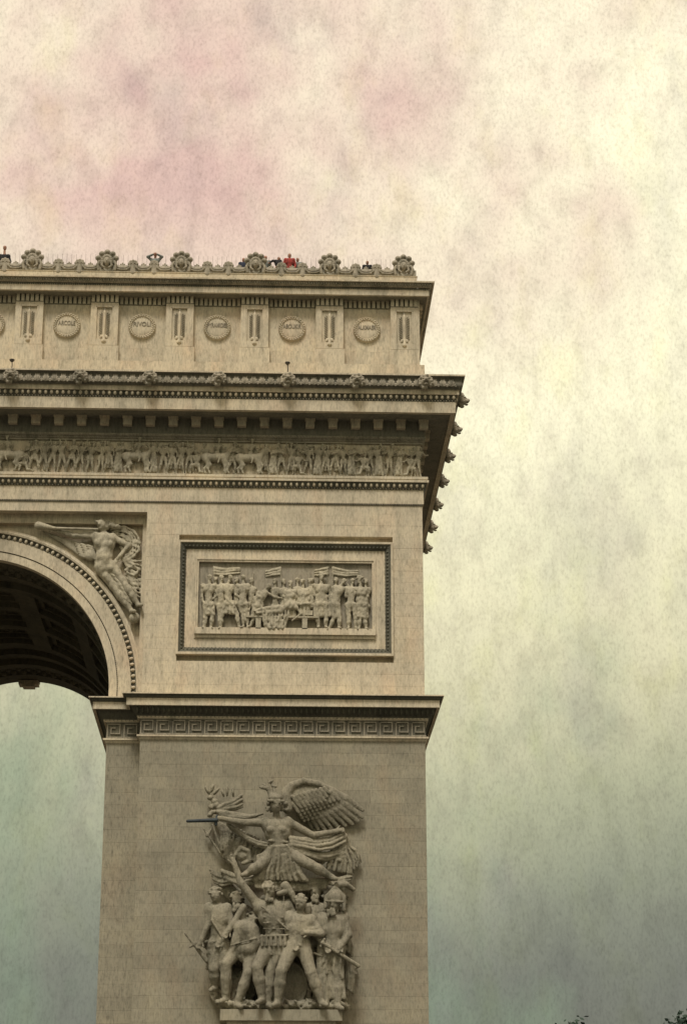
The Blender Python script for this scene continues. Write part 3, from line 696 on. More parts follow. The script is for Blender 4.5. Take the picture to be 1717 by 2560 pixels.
# --- arch bay: spandrel wall, archivolt, coffered vault
def spandrel(Y, fl):
    m = MB(); n = 48; e = .4 if fl > 0 else -.4
    for i in range(n):
        a, b = math.pi*i/n, math.pi*(i+1)/n
        xa, za, xb, zb = XC+RA*math.cos(a), ZS+RA*math.sin(a), XC+RA*math.cos(b), ZS+RA*math.sin(b)
        pts = [(xa, Y, za), (xa, Y, 37.06), (xb, Y, 37.06), (xb, Y, zb)]; m.quad(*(pts if fl < 0 else pts[::-1]))
    for x0, x1 in ((XC+RA, PX+.02), (2*XC-PX-.02, XC-RA)): m.quad((x0, Y, 27.3), (x1, Y, 27.3), (x1, Y, 37.06), (x0, Y, 37.06))
    return m.build('spandrel_wall', STONE, ARCH)
spandrel(JY, 1); spandrel(DEP-JY, -1)
def rings(prof, name, mat, leg=.55, n=72, Y0=0.0, flip=False, smooth=False):
    v = []; f = []; ts = [0]+list(np.linspace(0, math.pi, n))+[math.pi]; m_ = len(prof)
    for i, t in enumerate(ts):
        dz = -leg if i in (0, len(ts)-1) else 0
        for (r, y) in prof: v.append((XC+r*math.cos(t), Y0+y, ZS+r*math.sin(t)+dz))
    for i in range(len(ts)-1):
        for j in range(m_-1): f.append((i*m_+j, i*m_+j+1, (i+1)*m_+j+1, (i+1)*m_+j))
    return mesh_of(name, v, f, mat, smooth)
AV = put('archivolt', rings([(RA, 1.3), (RA, .80), (RA+.40, .80), (RA+.40, .86)], 'archivolt', STONE), ARCH)
put('archivolt_bead_channel', rings([(RA+.40, .855), (RA+.45, .855)], 'archivolt_bead_channel', CRUST), ARCH)
put('archivolt_outer_band', rings([(RA+.45, .86), (RA+.45, .76), (RA+1.10, .76), (RA+1.10, .88)], 'archivolt_outer_band', STONE), ARCH)
AE = put('archivolt_egg_bed', rings([(RA+1.10, .82), (RA+1.24, .80), (RA+1.36, .70)], 'archivolt_egg_bed', CRUST), ARCH)
put('archivolt_hood', rings([(RA+1.35, .72), (RA+1.37, .64), (RA+1.46, .62), (RA+1.52, .66), (RA+1.60, .68), (RA+1.60, .92)], 'archivolt_hood', STONE), ARCH)
EGG2 = egg_mesh()
for k in range(-2, 62):
    t = R_(2.13*k)+.012
    if k < 0: x, z = XC+RA+1.23, ZS+.3*k+.1; rt = 0
    else: x, z, rt = XC+(RA+1.23)*math.cos(t), ZS+(RA+1.23)*math.sin(t), -t
    put('egg', EGG2, AE, (x, .76, z), (0, rt+math.pi/2, 0))
q = MB()
for k in range(220): t = math.pi*k/220; q.ball((XC+(RA+.425)*math.cos(t), .845, ZS+(RA+.425)*math.sin(t)), .03, 5, 3)
for k in range(150): t = math.pi*k/150; q.ball((XC+(RA+1.125)*math.cos(t), .77, ZS+(RA+1.125)*math.sin(t)), .035, 5, 3)
o = q.build('bead_row', CARVED, AE, True); o['kind'] = 'stuff'
# vault shell and its steps
RV = RA+.62
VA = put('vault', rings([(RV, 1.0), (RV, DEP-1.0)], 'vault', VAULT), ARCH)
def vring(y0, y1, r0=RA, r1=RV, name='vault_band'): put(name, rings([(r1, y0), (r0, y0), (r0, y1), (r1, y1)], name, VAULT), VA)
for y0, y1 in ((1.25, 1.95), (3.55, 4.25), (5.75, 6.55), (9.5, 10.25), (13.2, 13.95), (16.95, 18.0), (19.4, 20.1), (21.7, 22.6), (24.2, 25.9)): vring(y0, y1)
for y0, y1 in ((1.95, 3.55), (22.6, 24.2)): vring(y0, y1, RA+.16, RV, 'guilloche_panel')
for y0, y1 in ((4.25, 5.75), (18.0, 19.4), (20.1, 21.7)): vring(y0, y1, RA+.34, RV, 'vault_groove')
q = MB(); da = R_(4.5); ns = 4
for r0, a0, a1, y0, y1 in ((RA, -da, da, 6.5, 17.0),):
    for i in range(ns):
        a, b = a0+(a1-a0)*i/ns, a0+(a1-a0)*(i+1)/ns
        q.quad((r0*math.sin(a), y0, r0*math.cos(a)), (r0*math.sin(b), y0, r0*math.cos(b)), (r0*math.sin(b), y1, r0*math.cos(b)), (r0*math.sin(a), y1, r0*math.cos(a)))
    for a in (a0, a1): q.quad((r0*math.sin(a), y0, r0*math.cos(a)), (r0*math.sin(a), y1, r0*math.cos(a)), (RV*math.sin(a), y1, RV*math.cos(a)), (RV*math.sin(a), y0, RV*math.cos(a)))
RIB = q.mesh('vault_rib', VAULT)
for d in (-72.5, -43.5, -14.5, 14.5, 43.5, 72.5): put('vault_rib', RIB, VA, (XC, 0, ZS), (0, R_(d), 0))
def coffer():
    q = MB(); ya, yb = 0.0, 2.95; aa = R_(10.0)
    lev = [(RA+.28, 0, aa), (RA+.28, .32, aa-R_(2.4)), (RA+.5, .32, aa-R_(2.4)), (RA+.5, .6, aa-R_(4.4)), (RV-.03, .6, aa-R_(4.4))]
    n = 6
    def loop(r, ins, a):
        pts = [(r*math.sin(-a+2*a*i/n), ya+ins, r*math.cos(-a+2*a*i/n)) for i in range(n+1)]
        return pts+[(r*math.sin(a-2*a*i/n), yb-ins, r*math.cos(a-2*a*i/n)) for i in range(n+1)]
    L_ = [loop(*l) for l in lev]; c = len(L_[0])
    for p in L_: q.v += p
    for k in range(len(L_)-1):
        for i in range(c): j = (i+1) % c; q.f.append((k*c+i, k*c+j, (k+1)*c+j, (k+1)*c+i))
    q.f.append(tuple((len(L_)-1)*c+i for i in range(c)))
    for i in range(8): a = math.pi*i/4; q.ball((.34*math.cos(a), 1.475+.34*math.sin(a), RV-.12), .2, 6, 4, (1, 1, .6))
    q.ball((0, 1.475, RV-.2), .2, 8, 5); return q.mesh('coffer', VAULT)
COF = coffer()
for y0 in (6.55, 10.25, 13.98):
    for d in (-87, -58, -29, 0, 29, 58, 87): put('coffer', COF, VA, (XC, y0, ZS), (0, R_(d), 0))
# guilloche ornament on the soffit borders
q = MB()
for yc in (2.75, 23.4):
    for k in range(70):
        t = R_(1.5+2.55*k); q.ball((XC+(RA+.14)*math.cos(t), yc+.42*(1 if k % 2 else -1), ZS+(RA+.14)*math.sin(t)), .24, 6, 4, (.9, 1.3, .9))
o = q.build('guilloche_row', VAULT, VA, True); o['kind'] = 'stuff'
# keystones
for Y, sg in ((JY, -1), (DEP-JY, 1)):
    q = MB(); q.box(XC-.62, XC+.62, min(Y, Y+sg*.7)+.0, max(Y, Y+sg*.7), ZS+RA-.05, ZS+RA+1.9); q.box(XC-.60, XC+.60, min(Y-sg*.4, Y+sg*.55), max(Y-sg*.4, Y+sg*.55), ZS+RA-.28, ZS+RA-.05); q.box(XC-.36, XC+.36, min(Y-sg*.35, Y+sg*.5), max(Y-sg*.35, Y+sg*.5), ZS+RA-.42, ZS+RA-.28)
    q.build('keystone', STONE, ARCH)
m = MB(); m.box(2*XC-PX, PX, .55, .9, 36.55, 37.028); m.box(PX-.22, PX-.002, .5, .9, 27.45, 36.55); m.build('spandrel_frame', STONE, ARCH)

# ================================================================== carved figures
def pt(conv, q, Y): return conv(q[0], q[1], Y + (q[2] if len(q) > 2 else 0))
def posed(s, conv, J, H, Y, **kw):
    D = {k: (v if k in ('look', 'toe') else pt(conv, v, Y)) for k, v in J.items()}; return human(s, D, H, **kw)
# ---- framed relief panel on the upper pier
Dd = lambda x, y, Y: at(420+x/2.613, 1320+y/2.613, Y)
def rect_ring(name, prof, mat, parent, x0=10.0, x1=20.87, z0=29.55, z1=35.52):
    v = []; f = []
    for (i, y) in prof: v += [(x0+i, y, z0+i), (x1-i, y, z0+i), (x1-i, y, z1-i), (x0+i, y, z1-i)]
    for k in range(len(prof)-1):
        for j in range(4): l = (j+1) % 4; f.append((k*4+j, k*4+l, k*4+4+l, k*4+4+j))
    return put(name, mesh_of(name, v, f, mat), parent)
RP = rect_ring('relief_panel', [(0, .33), (0, -.13), (.10, -.13), (.12, -.10)], STONE, ARCH)
RP['label'] = 'framed oblong relief panel of standing figures round a bier on the upper pier'
rect_ring('leaf_moulding', [(.12, -.102), (.18, -.07), (.30, .0), (.38, .08), (.40, .11)], CRUST, RP)
q = MB()
x = 10.2
while x < 20.7:
    q.ball((x, -.02, 35.52-.27), .06, 5, 4, (1, .8, 1.3)); q.ball((x+.07, .07, 35.52-.385), .03, 5, 3); q.ball((x, -.02, 29.55+.27), .06, 5, 4, (1, .8, 1.3)); q.ball((x+.07, .08, 29.55+.385), .03, 5, 3); x += .19
z = 29.9
while z < 35.2:
    for xx, sg in ((10.0, 1), (20.87, -1)): q.ball((xx+sg*.27, -.02, z), .06, 5, 4, (1.3, .8, 1)); q.ball((xx+sg*.385, .07, z), .03, 5, 3)
    z += .19
o = q.build('leaf_row', CRUST, RP, True); o['kind'] = 'stuff'
rect_ring('panel_border', [(.40, .112), (.88, .112), (.88, .06), (.96, .06), (.98, .10), (1.06, .10), (1.06, .32)], STONE, RP)
q = MB(); q.box(10.9, 19.97, -.10, .3, 30.62, 30.95); q.box(10.95, 19.92, .02, .3, 30.45, 30.62); q.build('panel_ledge', STONE, RP)
q = MB(); q.box(11.0, 19.85, .27, .34, 30.9, 34.5); q.build('panel_field', CARVED, RP)
YP = .16
PF_ = [  # image positions of joints, read off the enlarged photograph
 dict(head=(275, 325), ls=(228, 375), rs=(305, 378), le=(222, 455), lh=(240, 500), re=(325, 440), rh=(285, 470), lp=(248, 505), rp=(285, 505), lk=(245, 590), lf=(238, 648), rk=(290, 585), rf=(280, 648), look=.6),
 dict(head=(350, 328, .05), ls=(318, 380, .05), rs=(372, 380, .05), lp=(335, 510, .06), rp=(365, 510, .06), lk=(338, 585, .05), lf=(342, 648, .05), look=.5),
 dict(head=(408, 325), ls=(352, 372), rs=(425, 380), le=(352, 450), lh=(365, 520), re=(445, 440), rh=(490, 468), lp=(375, 500), rp=(420, 500), lk=(350, 580), lf=(345, 650), rk=(450, 560), rf=(465, 645), look=.7),
 dict(head=(492, 325, .03), ls=(455, 378, .03), rs=(525, 375, .03), re=(545, 450), rh=(540, 500), le=(450, 440), lh=(480, 470), lp=(470, 500), rp=(510, 500), lk=(490, 575), lf=(495, 645), rk=(515, 575), rf=(520, 645), look=.6),
 dict(head=(660, 382), ls=(590, 425), rs=(640, 420), re=(700, 450), rh=(765, 465), le=(580, 470), lh=(620, 520), lp=(575, 510), rp=(605, 520), lk=(560, 590), lf=(540, 640), look=.9),
 dict(head=(800, 365), ls=(765, 415), rs=(830, 412), le=(752, 450), lh=(795, 460), re=(835, 455), rh=(800, 470), lp=(780, 500), rp=(815, 500), look=-.3),
 dict(head=(880, 352, .04), ls=(850, 410, .04), rs=(915, 405, .04), re=(920, 470), rh=(895, 510), lp=(870, 510, .04), rp=(905, 510, .04), look=-.5),
 dict(head=(1000, 325), ls=(955, 375), rs=(1050, 380), le=(955, 440), lh=(1000, 450), re=(1062, 440), rh=(1030, 455), lp=(980, 500), rp=(1025, 500), lk=(975, 585), lf=(985, 645), rk=(1035, 580), rf=(1030, 645), look=.4),
 dict(head=(1150, 350), ls=(1090, 385), rs=(1140, 395), re=(1190, 390), rh=(1170, 365), le=(1075, 430), lh=(1060, 470), lp=(1065, 500), rp=(1105, 505), lk=(1085, 585), lf=(1052, 655), rk=(1120, 590), rf=(1115, 650), look=.6),
 dict(head=(1205, 350, .04), ls=(1165, 395, .04), rs=(1230, 395, .04), le=(1160, 450), lh=(1190, 440), lp=(1175, 505, .03), rp=(1215, 505, .03), lk=(1180, 590), lf=(1180, 655), rk=(1225, 590), rf=(1225, 650), look=.3),
 dict(head=(1250, 345), ls=(1225, 395), rs=(1295, 400), le=(1238, 440), lh=(1245, 400), re=(1305, 450), rh=(1270, 455), lp=(1250, 505), rp=(1285, 505), lk=(1250, 590), lf=(1248, 658), rk=(1285, 590), rf=(1292, 655), look=-.7)]
for x_, y_ in ((312, 338), (450, 342), (545, 345), (700, 350), (755, 352), (845, 345), (940, 345), (1095, 342), (925, 350), (1290, 350)):
    s = Sculpt(.04); posed(s, Dd, dict(head=(x_, y_), ls=(x_-30, y_+48), rs=(x_+30, y_+48), lp=(x_-18, y_+165), rp=(x_+18, y_+165), look=random.Random(x_).uniform(-.8, .8)), 2.2, YP+.04, hand=False); s.ell(Dd(x_, y_-9, YP+.05), (.12, .13, .09), k=.02)
    put('relief_figure', s.mesh('relief_figure', STATUE, .038, (0, 0, 0), .010, .25), RP)
for i, J in enumerate(PF_):
    s = Sculpt(.05); posed(s, Dd, J, 2.3, YP-.10, hand=False, fat=1.12)
    h = J['head']; c = lambda dx, dy, dY=0: Dd(h[0]+dx, h[1]+dy, YP-.10+(h[2] if len(h) > 2 else 0)+dY)
    s.ell(c(0, -8), (.125, .14, .10), k=.02)
    if i in (7, 10): s.ell(c(0, -16), (.24, .14, .06), .15, k=.02); s.ell(c(0, -26), (.14, .12, .09), k=.02)
    if i in (0, 2):
        lp, rp = J['lp'], J['rp']; folds(s, [pt(Dd, (lp[0]-12, lp[1]-20), YP-.16), pt(Dd, (rp[0]+12, rp[1]-20), YP-.16)], [pt(Dd, (lp[0]-20, lp[1]+55), YP-.16), pt(Dd, (rp[0]+18, rp[1]+60), YP-.16)], 6, .07, .08, k=.03, seed=i)
    if i in (4, 7, 8, 10, 5, 6):
        lp, rp = J['lp'], J['rp']; folds(s, [pt(Dd, (lp[0]-14, lp[1]-60), YP-.12), pt(Dd, (rp[0]+14, rp[1]-60), YP-.12)], [pt(Dd, (lp[0]-26, lp[1]+75), YP-.12), pt(Dd, (rp[0]+24, rp[1]+75), YP-.12)], 7, .08, .09, k=.03, seed=i)
    if i in (3, 10): s.cap(Dd(J['rh'][0], J['rh'][1]-20, YP-.2), Dd(J['rh'][0]-22, 655, YP-.15), .035, .03, k=.01)
    put('relief_figure', s.mesh('relief_figure', STATUE, .035, (0, 0, 0), .010, .25), RP)
s = Sculpt(.05); JL = dict(head=(915, 495), ls=(800, 480), rs=(840, 520), le=(870, 500), lh=(885, 470), re=(870, 560), rh=(810, 605), lp=(720, 520), rp=(735, 545), lk=(640, 525), lf=(570, 540), rk=(650, 550), rf=(580, 555), look=0.)
posed(s, Dd, JL, 2.3, YP-.24, hand=False); folds(s, [Dd(600, 530, -.1), Dd(800, 540, -.1)], [Dd(640, 655, -.06), Dd(770, 655, -.06)], 9, .07, .09, .1, .06, k=.04, seed=3)
put('reclining_figure', s.mesh('reclining_figure', STATUE, .035, (0, 0, 0), .010, .25), RP)
q = MB(); a, b = Dd(510, 575, -.02), Dd(980, 590, -.02); q.box(a[0], b[0], -.12, .3, b[2], a[2])
for xx in (590, 893): c = Dd(xx, 600, 0); q.box(c[0]-.13, c[0]+.13, -.1, .3, 30.9, b[2])
a, b = Dd(880, 540, -.05), Dd(945, 570, -.05); q.box(a[0], b[0], -.1, .3, b[2], a[2]); q.build('bier', STATUE, RP)
s = Sculpt(.03); r_ = random.Random(8)
for x0, x1, y1 in ((300, 470, 268), (735, 640, 290), (1046, 960, 282), (1075, 1240, 285)): folds(s, [Dd(x0, 250, .25), Dd(x0, 305, .25)], [Dd(x1, y1-12, .27), Dd(x1, y1+30, .27)], 6, .06, .05, .04, .03, k=.03, seed=x0)
s.cap(Dd(300, 250, .22), Dd(304, 420, .22), .03)
s.cap(Dd(1075, 290, .22), Dd(1075, 420, .22), .035); s.cap(Dd(735, 280, .22), Dd(742, 420, .22), .03); s.cap(Dd(560, 290, .22), Dd(548, 420, .22), .03); s.cap(Dd(1040, 275, .22), Dd(1046, 420, .22), .03)
put('relief_standards', s.mesh('relief_standards', STATUE, .035), RP)['kind'] = 'stuff'

# ---- winged victory in the spandrel
Cc = lambda x, y, Y: at(80+x/5.227, 1280+y/5.227, Y)
YS = .55; s = Sculpt(.09)
J = dict(head=(915, 165, -.1), ls=(830, 305), rs=(1050, 335), le=(560, 315), lh=(300, 232), re=(1270, 440), rh=(1150, 580), lp=(900, 730), rp=(1040, 720), lk=(1060, 960, .05), lf=(1300, 1290, .05), rk=(1180, 900), rf=(1390, 1210), look=-.5, toe=.3)
posed(s, Cc, J, 5.1, YS, k=.13)
s.ell(Cc(940, 600, YS-.05), (.42, .42, .48), k=.15)
s.ell(Cc(880, 400, YS-.28), (.22, .16, .20), k=.08); s.ell(Cc(1000, 415, YS-.26), (.22, .16, .20), k=.08); s.ell(Cc(945, 605, YS-.47), (.035, .05, .035), k=.01, neg=True)
for i in range(12):
    t = random.Random(i).random; s.ell(Cc(930+220*t(), 130+80*t(), YS-.1*t()), (.15, .16, .12), t(), k=.04)
VIC = child('spandrel_victory', ARCH, [], [], STATUE); bpy.data.objects.remove(VIC)
VIC = put('spandrel_victory', s.mesh('spandrel_victory', STATUE, .04, (0, 0, 0), .012, .4), ARCH); VIC['label'] = 'carved winged victory blowing a trumpet in the spandrel beside the arch'
s = Sculpt(.05); s.cap(Cc(860, 225, YS-.25), Cc(300, 212, YS-.2), .06, .075); s.cap(Cc(300, 212, YS-.2), Cc(90, 178, YS-.15), .075, .22); s.cap(Cc(820, 150, .8), Cc(300, 175, .8), .1, .06); put('trumpet', s.mesh('trumpet', STATUE, .035), VIC)
s = Sculpt(.025)
for i in range(9):
    t = i/8; a = lerp(Cc(830, 470, .72), Cc(790, 600, .72), t); b = lerp(Cc(150, 255, .8), Cc(560, 500, .8), t); m_ = lerp(a, b, .55)+np.array([0, 0, -.15])
    s.cap(a, m_, .10, .12, fy=1.6); s.cap(m_, b, .12, .05, fy=1.6)
for j in range(3):
    for i in range(6): s.ell(Cc(600+j*80+12*i, 420+i*32+j*16, .66-j*.04), (.20, .09, .075), -.45, k=.02)
s.ell(Cc(770, 570, .62), (.30, .18, .28), k=.06); put('wing', s.mesh('wing', STATUE, .035), VIC)
s = Sculpt(.03)
for i in range(7):
    r = 60+i*45; pts = [Cc(1130+r*1.0*math.cos(a)*.85, 420-r*.72*math.sin(a), .70-.02*i) for a in np.linspace(2.0, -1.1, 9)]; s.path(pts, .05, .075, k=.03)
for i in range(7): s.path([Cc(1170+20*i, 590+i*28, .66), Cc(1300+8*i, 640+i*45, .6), Cc(1440, 640+i*70, .68)], .08, .06, k=.03)
for i in range(5): s.path([Cc(1230+18*i, 820+i*45, .68), Cc(1330+12*i, 900+i*50, .6), Cc(1430, 880+i*62, .68)], .09, .06, k=.03)
s.path([Cc(1230, 760, .62), Cc(1330, 700, .55), Cc(1410, 750, .55), Cc(1340, 830, .55), Cc(1250, 800, .6)], .07, k=.03)
folds(s, [Cc(840, 740, .55), Cc(1060, 780, .45)], [Cc(1180, 1150, .62), Cc(1300, 1190, .55)], 7, .11, .10, .0, .06, k=.04, seed=2)
folds(s, [Cc(830, 640, .6), Cc(860, 760, .55)], [Cc(1060, 800, .5), Cc(1040, 820, .5)], 4, .08, .07, .1, .04, k=.04, seed=5)
put('drapery', s.mesh('drapery', STATUE, .035, (0, 0, 0), .02, .3), VIC)
s = Sculpt(.04); s.ell(Cc(1345, 1390, .62), (.29, .29, .30)); put('globe', s.mesh('globe', STATUE, .03), VIC)

# ---- high-relief group on the lower pier
G_ = lambda x, y, Y: at(400+x/1.5583, 1850+y/1.5583, Y); B_ = lambda x, y, Y: at(440+x/3.136, 2160+y/3.136, Y)
GR = empty('relief_sculpture', 'high-relief stone group of a winged woman leading warriors on the lower pier', 'sculpture', (15.5, -1.0, 11.7)); GL = np.array([15.5, -1.0, 11.7])
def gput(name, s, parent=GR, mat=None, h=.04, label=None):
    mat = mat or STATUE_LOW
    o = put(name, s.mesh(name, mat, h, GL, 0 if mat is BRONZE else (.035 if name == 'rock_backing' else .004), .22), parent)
    if label: o['label'] = label
    return o
def fold(s, A, B, n, r0=.08, r1=.08, sag=0, wob=.06, seed=0, k=.035):     # cloth edges given as image points (x, y, depth)
    return folds(s, [G_(*p) for p in A], [G_(*p) for p in B], n, r0, r1, sag, wob, k, 1.0, seed)
def curls(s, x, y, Y, n, rx, rz, sz, seed):
    rr = random.Random(seed); c = G_(x, y, Y)
    for i in range(n):
        a, e = rr.uniform(0, 6.28), rr.uniform(-.2, 1.4); s.ell(c+np.array([rx*math.cos(a)*math.cos(e), .8*rx*math.sin(a)*math.cos(e)+.05, rz*math.sin(e)]), (sz*rr.uniform(.7, 1.2), sz, sz*rr.uniform(.7, 1.2)), rr.uniform(0, 3), k=.015)
def eyes(s, x, y, Y):
    for dx in (-9, 9): s.ell(G_(x+dx, y-2, Y-.33), (.06, .07, .035), k=.01, neg=True)
    s.ell(G_(x+1, y+19, Y-.34), (.07, .07, .035), k=.01, neg=True)
# winged woman
s = Sculpt(.1); Y = -1.35
J = dict(head=(452, 256, -.35), ls=(412, 322), rs=(497, 318), le=(322, 322, -.2), lh=(240, 306, -.25), re=(595, 372, .15), rh=(685, 356, .35), lp=(440, 440), rp=(490, 440), lk=(385, 492, -.3), lf=(338, 520, -.1), rk=(585, 486, -.25), rf=(668, 534, .0), look=.25)
posed(s, G_, J, 5.3, Y, k=.11, fat=1.12)
for x in (432, 474): s.ell(G_(x, 350, Y-.36), (.21, .18, .19), k=.06)
eyes(s, 452, 258, Y-.35)
s.cap(G_(425, 392, Y-.33), G_(495, 398, Y-.33), .07, k=.03); s.cap(G_(436, 300, Y-.25), G_(480, 420, Y-.35), .05, k=.02)
hc = G_(450, 228, Y-.33); s.ell(hc, (.36, .38, .22), k=.03); s.cap(G_(422, 236, Y-.62), G_(482, 238, Y-.62), .07, k=.02)
curls(s, 425, 270, Y-.2, 14, .14, .3, .10, 3); curls(s, 485, 268, Y-.15, 14, .14, .3, .10, 4)
s.path([G_(430, 212, Y-.3), G_(418, 188, Y-.3), G_(396, 186, Y-.35)], .10, .07); s.path([G_(448, 208, Y-.3), G_(440, 176, Y-.25), G_(428, 160, Y-.25)], .09, .05)
for (x, y, a) in ((398, 182, .3), (410, 176, -.5), (432, 162, .6), (445, 180, -.2)): s.ell(G_(x, y, Y-.3), (.17, .08, .06), a, k=.01)
WG = gput('winged_woman', s, label='winged helmeted woman shouting with sword arm stretched out')
s = Sculpt(.02); s.path([G_(220, 312, Y-.35), G_(108, 316, Y-.45)], .10, .075); s.cap(G_(222, 296, Y-.3), G_(218, 330, Y-.3), .07); gput('sword', s, WG, BRONZE, .035, 'dark bronze sword')
s = Sculpt(.012)
tips = [(788, 272), (786, 300), (770, 316), (748, 326), (722, 332), (694, 340), (668, 346), (642, 348), (616, 346), (592, 340), (570, 328), (552, 312)]
roots = [(640, 190), (632, 202), (622, 213), (612, 224), (600, 233), (588, 241), (576, 248), (564, 254), (553, 259), (543, 262), (535, 264), (528, 264)]
for i, (t, r0) in enumerate(zip(tips, roots)):
    a, b = G_(*r0, -.62+.035*i), G_(*t, -.35+.03*i); m_ = lerp(a, b, .55)+np.array([.02, -.12, .10]); s.cap(a, m_, .13, .18, fy=2.4, k=.01); s.cap(m_, b, .18, .11, fy=2.4, k=.01)
    s.cap(lerp(a, b, .1)+np.array([0, -.09, .05]), lerp(m_, b, .8)+np.array([0, -.07, 0]), .025, .015, k=.008)
for j in range(4):
    for i in range(11-j):
        u = (i+.5*j)/10.5; a = lerp(G_(668, 200, -.72), G_(512, 250, -.72), u)+np.array([.0, .09*j, -.16*j]); b = a+np.array([.34-.10*u, .05, -.40]); s.cap(a, b, .12, .09, fy=2.0, k=.012)
s.path([G_(496, 268, -.7), G_(492, 215, -.75), G_(512, 178, -.75), G_(560, 160, -.72), G_(615, 170, -.68), G_(675, 195, -.62), G_(740, 235, -.5)], .24, .10, fy=1.2, k=.05)
s.ell(G_(548, 218, -.55), (.95, .22, .62), -.25, k=.06); s.ell(G_(610, 205, -.5), (.9, .2, .35), -.35, k=.06)
for j in range(3):
    for i in range(9-j): a = lerp(G_(640, 186, -.84), G_(508, 222, -.84), (i+.5*j)/8.5)+np.array([0, .03*j, -.17*j]); s.cap(a, a+np.array([.24, .04, -.24]), .10, .08, fy=2.0, k=.012)
gput('wing', s, WG)
s = Sculpt(.03)
fold(s, [(430, 415, -1.75), (500, 412, -1.75)], [(372, 540, -1.45), (575, 548, -1.4)], 17, .085, .10, .04, .06, 1)
fold(s, [(378, 455, -1.55), (440, 430, -1.6)], [(360, 545, -1.3), (430, 548, -1.4)], 7, .10, .10, .0, .05, 2)
fold(s, [(505, 375, -1.5), (515, 412, -1.55)], [(715, 350, -.8), (720, 400, -.75)], 6, .10, .08, .28, .08, 3)
fold(s, [(505, 405, -1.5), (520, 435, -1.5)], [(700, 425, -.7), (690, 460, -.6)], 7, .10, .09, .22, .1, 4)
fold(s, [(690, 350, -.8), (725, 372, -.75)], [(645, 500, -.6), (745, 520, -.5)], 10, .09, .09, -.02, .14, 5)
fold(s, [(715, 370, -.6), (735, 390, -.6)], [(745, 520, -.4), (790, 465, -.3)], 5, .08, .05, .05, .14, 6)
for i in range(16): r_ = random.Random(i+50); x0, y0 = 575+r_.uniform(0, 130), 440+r_.uniform(0, 50); s.path([G_(x0, y0, -.6), G_(x0+r_.uniform(-14, 14), y0+r_.uniform(-8, 8), -.68), G_(x0+r_.uniform(-25, 25), y0+r_.uniform(-14, 14), -.6)], .10, .06)
fold(s, [(268, 330, -1.0), (415, 405, -1.05)], [(282, 440, -.7), (385, 480, -.85)], 11, .09, .10, .02, .09, 7)
fold(s, [(262, 325, -1.35), (275, 345, -1.3)], [(420, 398, -1.3), (425, 425, -1.3)], 5, .08, .07, .14, .05, 8)
s.path([G_(295, 450, -.95), G_(315, 420, -1.05), G_(345, 432, -1.05), G_(352, 470, -.95), G_(325, 480, -.9)], .12, .11); s.ell(G_(322, 450, -.85), (.35, .25, .3), k=.05)
fold(s, [(240, 505, -.75), (255, 540, -.75)], [(395, 520, -1.1), (390, 560, -1.1)], 6, .09, .09, .14, .07, 9)
fold(s, [(370, 538, -1.35), (375, 575, -1.3)], [(660, 535, -1.05), (640, 580, -1.0)], 8, .09, .09, .12, .06, 10)
fold(s, [(640, 530, -.9), (645, 560, -.9)], [(752, 520, -.5), (735, 560, -.5)], 6, .08, .06, .05, .06, 11)
fold(s, [(195, 500, -.5), (215, 560, -.5)], [(280, 520, -.8), (280, 560, -.8)], 5, .08, .08, .06, .06, 12)
gput('drapery', s, WG)
s = Sculpt(.02)
fold(s, [(225, 262, -.6), (232, 280, -.6)], [(318, 208, -.65), (322, 262, -.65)], 7, .075, .07, .0, .06, 13)
fold(s, [(222, 275, -.7), (240, 300, -.7)], [(405, 285, -.75), (370, 300, -.8)], 6, .085, .06, .10, .05, 14)
for (x, y, w_, h_, a) in ((185, 196, .09, .24, .5), (204, 188, .09, .24, -.3), (220, 200, .08, .24, -.7), (196, 225, .16, .13, .2), (214, 240, .18, .15, 0), (200, 262, .13, .15, .6), (208, 282, .24, .12, .2), (218, 255, .2, .16, 0), (262, 200, .07, .28, 0), (285, 205, .06, .24, .1), (245, 208, .06, .2, .3), (195, 292, .14, .12, .4)): s.ell(G_(x, y, -.55), (w_, .16, h_), a, k=.015)
s.cap(G_(205, 330, -.5), G_(250, 460, -.45), .06); s.cap(G_(170, 345, -.35), G_(245, 455, -.4), .05); s.cap(G_(185, 372, -.35), G_(205, 340, -.35), .10, .05)
fold(s, [(222, 320, -.7), (262, 335, -.7)], [(240, 430, -.6), (290, 430, -.6)], 6, .10, .10, 0, .1, 15); fold(s, [(250, 420, -.7), (290, 410, -.7)], [(262, 470, -.6), (310, 500, -.6)], 5, .09, .09, 0, .08, 16)
gput('banner', s, label='carved banner and finials behind the outstretched arm')
# warriors below
def warrior(name, J, Y, H=5.5, extra=None, label=None, fat=1.12, hair=True, cloak=True):
    s = Sculpt(.09); posed(s, G_, J, H, Y, k=.11, fat=fat); h = J['head']; hy = Y+(h[2] if len(h) > 2 else 0); sd_ = int(h[0])
    if extra: extra(s)
    eyes(s, h[0]+12*J['look'], h[1]+2, hy)
    if hair: curls(s, h[0], h[1]-10, hy, 34, .30, .28, .085, sd_)
    if cloak:
        ls, rs, lp, rp = J['ls'], J['rs'], J['lp'], J['rp']; fold(s, [(ls[0]-14, ls[1]+4, Y+.4), (rs[0]+14, rs[1]+4, Y+.4)], [(lp[0]-30, lp[1]+90, Y+.55), (rp[0]+28, rp[1]+95, Y+.55)], 9, .11, .11, 0, .12, sd_+1)
    return gput(name, s, label=label)
def beard(s, x, y, Y, n=12):
    for i in range(n): q = random.Random(i+int(x)); s.ell(G_(x+q.uniform(-14, 14), y+q.uniform(0, 24), Y), (.07, .1, .12), k=.015)
